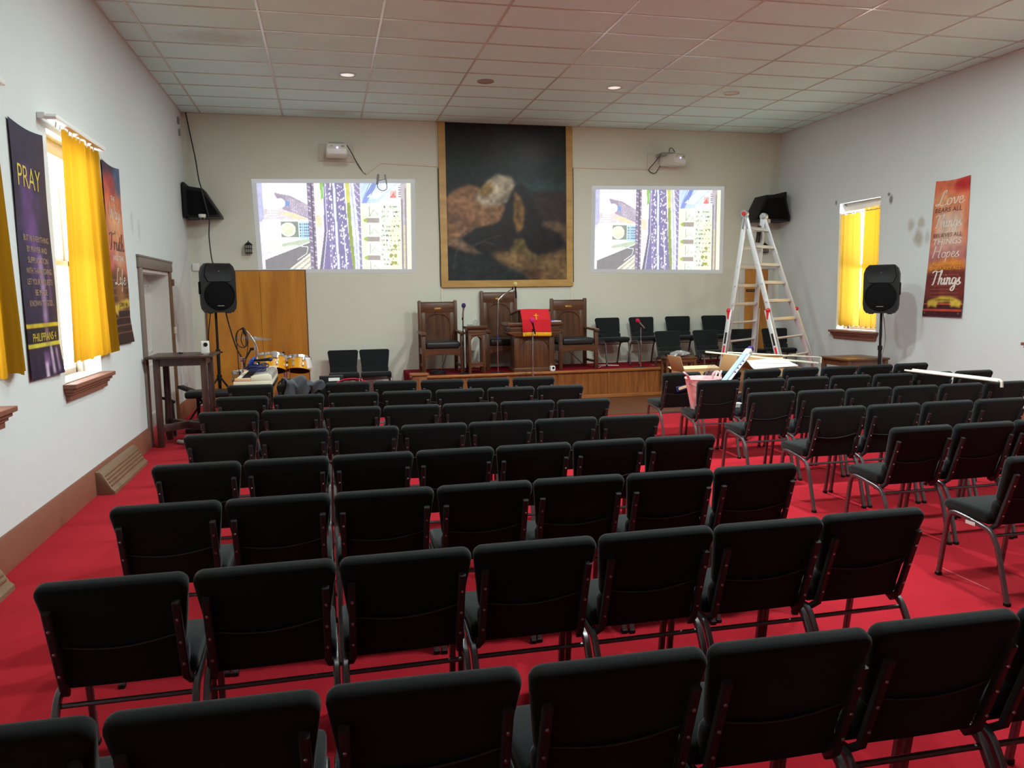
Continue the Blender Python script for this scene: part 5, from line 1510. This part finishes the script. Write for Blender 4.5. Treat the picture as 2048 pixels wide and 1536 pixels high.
for k in range(3):
    a = 2*PI*k/3+.4; MB().tube([((.18)*math.cos(a), .18*math.sin(a), .2), (.185*math.cos(a), .185*math.sin(a), -.31)], .007, n=8).build('leg', MT['chrome'], ft)
t = thing('tom_stand', 'chrome stand holding the two yellow tom drums', 'stand', (-.56, 11.12, 0))
MB().cyl((0, 0, .02), (0, 0, .84), .013, n=12).build('pole', MT['chrome'], t)
for s in (-1, 1): MB().tube([(0, 0, .82), (s*.02, -.03, .80), (s*.05, -.03, .78)], .009, n=8).build('arm', MT['chrome'], t)
MB().ball((0, 0, .83), .03, 12).build('clamp', MT['chrome'], t)
MB().cyl((.05, -.08, .02), (.05, -.08, .80), .008, n=10).build('rod', MT['chrome'], t)
for k in range(3):
    a = 2*PI*k/3+.5; MB().tube([(0, 0, .38), (.30*math.cos(a), .30*math.sin(a), .012)], .009, n=8).build('leg', MT['chrome'], t)
t = thing('hi_hat_stand', 'hi-hat cymbals on a thin chrome stand behind the toms', 'hi-hat', (-.605, 11.55, 0))
MB().cyl((0, 0, .02), (0, 0, .86), .012, n=10).build('pole', MT['chrome'], t)
MB().cyl((0, 0, .86), (0, 0, 1.07), .005, n=8).build('rod', MT['chrome'], t)
for z, fl in ((.88, 1), (.86, -1)):
    MB().lathe([(.006, .022*fl), (.03, .016*fl), (.05, .008*fl), (.18, 0), (.18, -.0015), (.05, .006*fl), (.006, .02*fl)], (0, 0, z+.0), n=36).build('cymbal', MT['brass'], t)
MB().cyl((0, 0, .90), (0, 0, .945), .018, n=12).build('clutch', MT['black'], t)
for k in range(3):
    a = 2*PI*k/3+1; MB().tube([(0, 0, .4), (.26*math.cos(a), .26*math.sin(a), .012)], .008, n=8).build('leg', MT['chrome'], t)
t = thing('cymbal_stand', 'thin tilted cymbal on a chrome stand before the plywood door', 'cymbal', (-1.00, 11.75, 0))
MB().cyl((0, 0, .02), (0, 0, 1.12), .010, n=10).build('pole', MT['chrome'], t)
MB().lathe([(.005, .025), (.03, .018), (.05, .008), (.23, -.006), (.23, -.008), (.05, .006), (.005, .022)], (0, 0, 1.14), n=40, m=rotm('X', .04) @ rotm('Y', .09)).build('cymbal', MT['steel'], t)
for k in range(3):
    a = 2*PI*k/3; MB().tube([(0, 0, .45), (.28*math.cos(a), .28*math.sin(a), .012)], .008, n=8).build('leg', MT['chrome'], t)
# gooseneck stand with a bundle of cables
t = thing('microphone_stand', 'chrome gooseneck stand draped with black cables beside the drums', 'microphone stand', (-.88, 10.75, 0), 0, 'microphone stands')
MB().lathe([(0, .022), (.02, .022), (.03, .018), (.11, .012), (.13, .006), (.13, 0), (0, 0)], n=28).build('base', MT['black'], t)
MB().cyl((0, 0, .015), (0, 0, .86), .011, n=12).build('lower_tube', MT['chrome'], t)
MB().cyl((0, 0, .80), (0, 0, .88), .015, n=12).build('clutch', MT['black'], t)
MB().tube([(0, 0, .86), (-.005, 0, 1.02), (-.03, 0, 1.12), (-.09, 0, 1.23), (-.13, 0, 1.28)], .009, n=10, smooth=5).build('gooseneck', MT['chrome'], t)
MB().tube([(-.15, -.005, 1.24), (-.16, -.005, 1.30), (-.175, -.005, 1.325)], .02, n=10).build('clip', MT['black'], t)
mb = MB()
mb.tube([(-.16, 0, 1.32), (-.24, 0, 1.28), (-.27, 0, 1.18), (-.23, 0, 1.09), (-.17, 0, 1.07), (-.13, 0, 1.12), (-.16, 0, 1.28)], .006, n=7, smooth=5)
mb.tube([(-.17, .01, 1.33), (-.25, .01, 1.25), (-.255, .01, 1.0), (-.245, .01, .72), (-.22, .02, .35), (-.2, .03, .02)], .006, n=7, smooth=5)
mb.tube([(-.16, -.01, 1.32), (-.20, -.01, 1.2), (-.19, -.01, 1.12), (-.15, -.01, 1.08), (-.14, -.01, 1.25)], .006, n=7, smooth=5)
mb.tube([(-.14, .01, 1.28), (-.12, .01, 1.15), (-.14, .01, .98), (-.17, .01, .85), (-.18, .02, .6), (-.18, .03, .02)], .006, n=7, smooth=5)
mb.tube([(-.16, .0, .92), (-.12, .0, .99), (-.09, 0, 1.04)], .012, n=8)
mb.build('cables', MT['rubber'], t)
MB().box(-.10, -.05, -.015, .015, 1.03, 1.065, .005).build('plug', MT['black'], t)
t = thing('boom_stand', 'short chrome boom stand between floor tom and keyboard', 'stand', (-1.10, 10.95, 0))
MB().cyl((0, 0, .02), (0, 0, .90), .010, n=10).build('pole', MT['chrome'], t)
MB().box(-.03, .03, -.015, .015, .87, .93, .006).build('clamp', MT['chrome'], t)
MB().tube([(-.04, 0, .92), (.06, 0, .915)], .008, n=8).build('wing', MT['chrome'], t)
for k in range(3):
    a = 2*PI*k/3+.2; MB().tube([(0, 0, .3), (.13*math.cos(a), .13*math.sin(a), .012)], .008, n=8).build('leg', MT['chrome'], t)

# keyboard seen from its end
KY0, KY1 = 9.08, 10.15
t = thing('keyboard', 'cream and grey electronic keyboard seen end-on behind the front row of chairs', 'keyboard', (-.815, (KY0+KY1)/2, .745))
L2 = (KY1-KY0)/2
MB().box(-.205, .205, -L2, L2, 0, .05, .006).build('base', MT['keywhite'], t)
for ya, yb in ((-L2, -L2+.05), (L2-.05, L2)): MB().prism([(-.02, .05), (.205, .05), (.195, .105), (.16, .125), (.03, .115), (-.02, .10)], ya, yb, 'xz', bev=.006).build('end_cheek', MT['keywhite'], t)
mb = MB(); mb.prism([(-.02, .05), (.205, .05), (.195, .10), (.16, .12), (.03, .11), (-.02, .09)], -L2+.05, L2-.05, 'xz', bev=.004); mb.build('control_panel', MT['keygrey'], t)
for ya, yb in ((-L2, -L2+.04), (L2-.04, L2)): MB().box(-.19, -.02, ya, yb, .05, .085, .005).build('key_block', MT['keypeach'], t)
nk = 36
kw = (2*L2-.09)/nk
mb = MB()
for k in range(nk): mb.box(-.185, -.025, -L2+.045+k*kw, -L2+.045+(k+.93)*kw, .05, .072, .002, 1)
mb.build('white_keys', MT['keywhite'], t)['kind'] = 'stuff'
mb = MB()
for k in range(nk-1):
    if k % 7 in (0, 1, 3, 4, 5): mb.box(-.125, -.025, -L2+.045+(k+.70)*kw, -L2+.045+(k+1.25)*kw, .072, .084, .002, 1)
mb.build('black_keys', MT['black'], t)['kind'] = 'stuff'
MB().tube([(.13, -L2+.3, .125), (.14, -L2+.34, .15), (.14, -L2+.42, .15), (.13, -L2+.46, .122)], .008, n=8, smooth=4).build('handle', MT['chrome'], t)
t = thing('keyboard_stand', 'black crossed stand under the cream keyboard', 'stand', (-.815, (KY0+KY1)/2, 0))
for y in (-.33, .33):
    MB().bar((-.2, y, .02), (.2, y, .72), .03, .03, .003).build('leg', MT['black'], t)
    MB().bar((.2, y+.035, .02), (-.2, y+.035, .72), .03, .03, .003).build('leg', MT['black'], t)
for x in (-.2, .2): MB().bar((x, -.4, .73), (x, .4, .73), .03, .03, .003).build('rail', MT['black'], t)
mb = MB(); r_ = random.Random(9)
for k in range(9):
    rr = .085+.03*r_.random(); cx, cy = r_.uniform(-.03, .03), r_.uniform(-.05, .05)
    mb.tube([(cx+rr*math.cos(a)*1.0, cy+rr*math.sin(a)*1.5, .012+.008*k*.8+.012*math.sin(2*a+k)) for a in [2*PI*j/20 for j in range(20)]], .0065, n=6, closed=True)
o = mb.build('cable_bundle', MT['navy']); o.location = (-.80, 9.62, .868); tag(o, 'bundle of dark blue cables lying on the keyboard', 'cable')
mb = MB()
for k in range(4): mb.tube([(-.06+.012*k, -.08, .0+.02*k), (-.05+.014*k, 0, .055+.01*k), (-.04+.01*k, .09, .0+.02*k)], .012, n=8, smooth=4)
o = mb.build('cable_bundle', MT['blue']); o.location = (-.83, 9.66, .925); tag(o, 'bright blue cable loop on top of the dark cables', 'cable')
t = thing('microphone', 'black microphone lying on the cables on the keyboard', 'microphone', (-.72, 9.70, .985), 0, 'microphones lying on the keyboard')
MB().ball((.06, 0, .0), (.028, .026, .026), 14).build('grille', MT['navy'], t)
MB().tube([(.04, 0, 0), (-.12, .02, -.01)], [.019, .012], n=12).build('handle', MT['black'], t)

# jacket, bag and case on the front chairs of the left block
def jk(u, v):
    # v: 0 behind the chair, .45 over the top, 1 down the front seat
    x = -.47+.40*u+.03*math.sin(v*5)
    ed = .03*math.sin(u*13+v*4)+.02*math.sin(u*29+1)
    if v < .42:
        s = (.42-v)/.42; y, z = 8.46+.02*s, CH_TOP+.02-.135*s*(1+.4*math.sin(u*5+.4))
        y += -.012-.02*math.sin(u*15)*s
    else:
        s = (v-.42)/.58; y, z = 8.46+.30*s, CH_TOP+.02+.075*math.sin(s*PI)*(.6+.4*math.sin(u*4+.8))-.10*s
    return Vector((x+ed*.4, y, z+ed*.6+.016*math.sin(u*21+v*9)))
o = solid(MB().grid(jk, 60, 44).build('jacket', MT['jacket'], None, 180), .012, 1)
tag(o, 'charcoal jacket thrown over a chair back in the front row of the left block', 'jacket')
def bagm(u, v):
    a = 2*PI*u
    r = math.sin(PI*min(max(v, .001), .999))**.6
    n_ = 1+.10*math.sin(3*a+1)+.08*math.sin(7*a+v*5)
    return Vector((.17*r*math.cos(a)*n_, .12*r*math.sin(a)*n_, .13-.13*math.cos(PI*v)+.015*math.sin(4*a)))
t = thing('leather_bag', 'brown leather bag on the seat behind the jacket', 'bag', (-.42, 8.86, .487))
MB().grid(bagm, 40, 18).build('body', MT['bag'], t, 60)
MB().tube([(-.12, 0, .24), (-.10, 0, .31), (0, 0, .335), (.10, 0, .31), (.13, 0, .24)], .010, n=8, smooth=5).build('handle', MT['black'], t)
t = thing('equipment_case', 'black case with a white label beside the jacket', 'case', (.02, 8.98, .49))
MB().box(-.12, .14, -.05, .05, 0, .345, .008).build('body', MT['black'], t)
MB().box(-.02, .10, -.054, -.049, .29, .325).build('label_plate', MT['paper'], t)
o = MB().tube([(.06, 8.53, .77), (.09, 8.54, .806), (.17, 8.55, .832), (.27, 8.55, .836), (.34, 8.54, .822), (.40, 8.53, .80)], .006, n=8, smooth=5).build('strap', MT['foam_red'])
tag(o, 'thin red strap lying over a front row chair of the left block', 'strap')
# ------------------------------------------------------------------ articulated ladder
LC = Vector((6.441, 11.103, 2.855)); PHI = 0.614
La = Vector((math.cos(PHI), math.sin(PHI), 0)); Ls = Vector((math.sin(PHI), -math.cos(PHI), 0))
t = thing('folding_ladder', 'tall aluminium folding ladder with red locks standing before the corner door', 'ladder', (LC.x, LC.y, 0))
o0 = Vector((LC.x, LC.y, 0))
def half(D, wtop, wbot, sgn, nm):
    top = LC-o0; foot = Ls*D*sgn
    ax = (foot-top); Lh = ax.length; axn = ax.normalized()
    nrm = La.cross(axn).normalized()
    if nrm.dot(Ls)*sgn < 0: nrm = -nrm
    def pt(s, side, w=None, off=0):
        ww = wtop+(wbot-wtop)*s if w is None else w
        return top+axn*(Lh*s)+La*(side*ww)+nrm*off
    split = .60
    for sd in (-1, 1):
        # inner (upper) rail and flared outer (lower) rail
        MB().bar(pt(.015, sd), pt(.80, sd, wtop+(wbot-wtop)*.64), .026, .075, .004, upv=nrm).build('rail', MT['alu'], t)
        r = MB().bar(pt(.50, sd, wtop+(wbot-wtop)*.50+.03), pt(.992, sd, wbot+.02), .026, .07, .004, upv=nrm)
        rl = r.build('outer_rail', MT['alu'], t)
        for s0, s1, m in ((.62, .68, 'black'), (.69, .75, 'redplastic')):
            w0 = wtop+(wbot-wtop)*.50+.03; f = lambda s: w0+(wbot+.02-w0)*(s-.5)/.492
            MB().bar(pt(s0, sd, f(s0)+.0145, .0), pt(s1, sd, f(s1)+.0145, .0), .002, .03, upv=nrm).build('label_strip', MT[m], rl)
        MB().bar(pt(.985, sd, wbot+.02), pt(.9985, sd, wbot+.022), .036, .085, .004, upv=nrm).build('foot_cap', MT['white'], t)
        # lock
        c = pt(.505, sd, wtop+(wbot-wtop)*.50+.035, .02)
        lk = MB(); lk.ball(c, (.035, .035, .035), 12); lk.tube([c, c+Vector((0, 0, -.13))+La*sd*.02], [.028, .012], n=8)
        lk.build('lock', MT['orangeplastic' if (nm == 'b' and sd > 0) else 'redplastic'], t)
        MB().ball(pt(.055, sd, None, .0), .012, 8).build('rivet', MT['black'], t)
    pitch = .285/Lh
    k = 0; s = .075
    while s < .97:
        w = (wtop+(wbot-wtop)*s) if s < .56 else wtop+(wbot-wtop)*s+.01
        if s < .56:
            MB().bar(pt(s, -1, w), pt(s, 1, w), .05, .032, .006, upv=nrm).build('rung', MT['alu'], t)
        else:
            rg = MB().tube([pt(s, -1, w), pt(s, 1, w)], .018, n=10).build('rung', MT['alu'], t)
            for sd in (-1, 1): MB().cyl(pt(s, sd, w-.035), pt(s, sd, w+.02), .024, n=10).build('rung_collar', MT['redplastic'], rg)
        s += pitch; k += 1
half(.91, .316, .655, 1, 'f')
half(.27, .300, .607, -1, 'b')
for sd in (-1, 1):
    c = LC-o0+La*sd*.335
    hg = MB().cyl(c-La*.03, c+La*.03, .055, n=20).build('hinge', MT['steel'], t)
    MB().cyl(c-La*.045*1, c+La*.045, .03, n=16).build('hinge_pin', MT['redplastic' if sd < 0 else 'chrome'], hg)
    mb = MB(); mb.bar(c, c+Ls*.06+Vector((0, 0, -.22)), .02, .06, .004, upv=La); mb.bar(c, c-Ls*.02+Vector((0, 0, -.22)), .02, .06, .004, upv=La); mb.build('hinge_plate', MT['steel'], t)
MB().bar(LC-o0+La*.26+Vector((0, 0, -.14))-Ls*.03, LC-o0+La*.26+Vector((0, 0, -.40))-Ls*.06, .012, .13, .003, upv=La).build('label_plate', MT['black'], t)
tag(MB().bar(LC+La*.40+Vector((0, 0, .03)), LC+La*.40+Vector((0, 0, -.10)), .05, .09, .004, upv=La).build('paper_tag', MT['cardlight']), 'pale paper tag hanging from the right hinge of the ladder', 'tag')

# ------------------------------------------------------------------ cardboard boxes behind the right block
def carton(loc, rz, w, d, h, flaps, label, lining=None):
    """open box; flaps = {side: angle above horizontal outwards, degrees}, length"""
    t = thing('cardboard_box', label, 'box', loc, rz, 'open cardboard boxes')
    mb = MB(); th = .008
    mb.box(-w/2, w/2, -d/2, -d/2+th, 0, h); mb.box(-w/2, w/2, d/2-th, d/2, 0, h); mb.box(-w/2, -w/2+th, -d/2+th, d/2-th, 0, h); mb.box(w/2-th, w/2, -d/2+th, d/2-th, 0, h); mb.box(-w/2+th, w/2-th, -d/2+th, d/2-th, 0, th)
    mb.build('body', MT['cardboard'], t)
    for sd, (ang, ln, mat) in flaps.items():
        a = math.radians(ang)
        o_ = Vector({'l': (-1, 0, 0), 'r': (1, 0, 0), 'f': (0, -1, 0), 'b': (0, 1, 0)}[sd])
        e = Vector({'l': (-w/2, 0, h), 'r': (w/2, 0, h), 'f': (0, -d/2, h), 'b': (0, d/2, h)}[sd])
        tip = e+o_*math.cos(a)*ln+Vector((0, 0, math.sin(a)*ln))
        L_ = (d if sd in 'lr' else w)*.985
        MB().bar(e, tip, L_, .006, .001, upv=o_.cross(Vector((0, 1, 0) if sd in 'lr' else (1, 0, 0))) if False else (Vector((0, 0, 1)) if abs(math.sin(a)) < .9 else o_)).build('flap', MT[mat], t)
    return t
bx1 = carton((4.30, 8.50, .489), .03, .64, .34, .30, {'l': (72, .19, 'cardboard'), 'r': (78, .17, 'cardboard'), 'b': (12, .12, 'cardlight'), 'f': (-82, .1, 'cardboard')}, 'open cardboard box with raised side flaps on the front row chairs behind the bucket')
bx2 = carton((5.20, 8.53, .489), -.05, .62, .36, .30, {'l': (50, .17, 'cardboard'), 'r': (-10, .2, 'cardboard'), 'b': (52, .16, 'cardboard'), 'f': (-82, .1, 'cardboard')}, 'open cardboard box holding a white sheet on the front row chairs before the ladder')
o = MB().box(-.28, .28, -.19, .19, -.006, .006, .002, 1).build('foam_sheet', MT['paper']); o.location = (5.19, 8.55, .832); o.rotation_euler = (.16, -.04, -.05)
tag(o, 'white packing sheet lying across the opening of the right cardboard box', 'sheet')
o = MB().bar((4.44, 8.72, .985), (5.74, 8.36, .835), .020, .020, .003).build('plastic_rod', MT['white_rod']); tag(o, 'long cream plastic rod lying slanted across both cardboard boxes', 'rod')
mb = MB(); mb.bar((4.77, 8.78, .965), (6.05, 8.76, .865), .015, .016, .003); mb.bar((4.77, 8.78, .968), (4.77, 8.78, .91), .015, .015, .003); mb.bar((6.05, 8.76, .868), (6.05, 8.76, .79), .015, .015, .003)
tag(mb.build('plastic_rod', MT['white_rod']), 'cream rod with bent ends behind the long rod on the boxes', 'rod')

# white rods lying over the chair backs at the right edge
mb = MB()
mb.tube([(6.14, 7.26, .838), (6.13, 6.33, .845), (6.13, 6.12, .845), (6.13, 6.095, .83), (6.13, 6.09, .78)], .014, n=8)
tag(mb.build('plastic_rod', MT['white_rod']), 'cream plastic rod with a bent end lying over the chair backs at the right', 'rod')
mb = MB(); mb.tube([(6.075, 7.30, .832), (6.09, 6.30, .838), (6.10, 6.10, .838)], .011, n=8)
tag(mb.build('plastic_rod', MT['white_rod']), 'straight cream rod lying beside the bent one over the chair backs', 'rod')

# ------------------------------------------------------------------ pink bucket with its contents, on an aisle chair
BX, BY, BZ = 3.83, 7.565, .487
t = thing('bucket', 'pink plastic bucket standing on the aisle chair seat of the right block', 'bucket', (BX, BY, BZ))
MB().lathe([(0, .006), (.118, .006), (.183, .325), (.190, .328), (.193, .318), (.186, .316), (.124, 0), (0, 0)], n=40).build('body', MT['pink'], t)
hd = MB(); hd.tube([(-.175, -.05, .30), (-.20, -.06, .35), (-.235, -.07, .385), (-.25, -.07, .39)], 0, sq=(.012, .07), smooth=4); hd.build('handle_lug', MT['pink'], t)
MB().tube([(-.186, -.05, .27), (-.10, -.17, .235), (.05, -.195, .24)], .004, n=6, smooth=4).build('bail', MT['screw'], t)
t = thing('level_tube', 'long white and blue packed tube leaning out of the pink bucket', 'tube', (BX+.05, BY, BZ+.03))
A, Bp = Vector((.0, .0, .0)), Vector((.75, .42, .56))
MB().bar(A, A+(Bp-A)*.86, .065, .065, .008).build('sleeve', plain('pale_blue_sleeve', srgb(150, 168, 200), .35), t)
MB().bar(A+Vector((.012, -.034, .004)), A+(Bp-A)*.87+Vector((.012, -.034, .004)), .045, .010, .002).build('edge_strip', MT['white'], t)
MB().bar(A+(Bp-A)*.86, A+(Bp-A)*.95, .072, .06, .008).build('end_cap', MT['white'], t)
MB().bar(A+(Bp-A)*.95, Bp, .055, .05, .006).build('tip', MT['foam_purple'], t)
for k in (.55, .62, .68, .74): MB().ball(A+(Bp-A)*k+Vector((.015, -.042, .006)), .012, 8).build('print_dot', MT['foam_purple'], t)
t = thing('clear_tube', 'clear plastic blister pack sticking up from the pink bucket', 'pack', (BX+.02, BY-.03, BZ+.05))
MB().box(-.05, .05, -.02, .02, 0, .42, .006, 2, mat=rotm('Y', .42)).build('shell', MT['clear'], t)
for s in (-1, 1): MB().bar((s*.022+.10, 0, .22), (s*.022+.155, 0, .345), .016, .016, .003).build('stick', MT['white'], t)
o = MB().tube([(.045*math.cos(a), 0, .045*math.sin(a)) for a in [2*PI*k/20 for k in range(20)]], .014, n=8, closed=True).build('tape_ring', MT['pink']); o.location = (BX+.155, BY, BZ+.335)
tag(o, 'small pink ring leaning on the bucket rim beside the tube', 'ring')
# papers in the pocket of the front aisle chair
t = thing('booklet', 'dark blue booklet with cream pages poking from the aisle chair pocket', 'booklet', (3.865, 8.135, .635))
MB().box(-.075, .085, -.008, .008, -.03, .032, .003, 1, mat=rotm('Y', -.22)).build('cover', MT['navy'], t)
MB().box(-.05, .07, -.014, -.008, -.008, .022, .002, 1, mat=rotm('Y', -.26)).build('pages', MT['cardlight'], t)
o = MB().box(-.035, .035, -.035, .035, 0, .05, .004, 1).build('paper_cup', MT['paper']); o.location = (4.20, 7.50, .487)
tag(o, 'small white carton on the seat next to the pink bucket chair', 'carton')

# brown table behind the right block
t = thing('low_table', 'brown wooden table by the right wall under the loudspeaker', 'table', (7.70, 10.33, 0))
MB().box(-.36, .36, -.33, .36, .67, .70, .006).build('tabletop', MT['table_brown'], t)
for sx in (-1, 1):
    for sy in (-1, 1): MB().box(sx*.31-.03, sx*.31+.03, sy*.29-.03, sy*.29+.03, 0, .67, .004, 1).build('leg', MT['table_brown'], t)
for s in (-1, 1):
    MB().box(-.30, .30, s*.29-.012, s*.29+.012, .585, .67).build('apron', MT['table_brown'], t); MB().box(s*.31-.012, s*.31+.012, -.28, .28, .585, .67).build('apron', MT['table_brown'], t)

# carpet seams with frayed pale threads near the right aisle
mb = MB(); mb.bar((3.63, 4.02, .002), (3.62, 3.60, .002), .004, .002)
tag(mb.build('frayed_thread', plain('pale_thread', srgb(214, 120, 118), .9)), 'frayed carpet thread by the nearest aisle chair of the right block', 'thread')
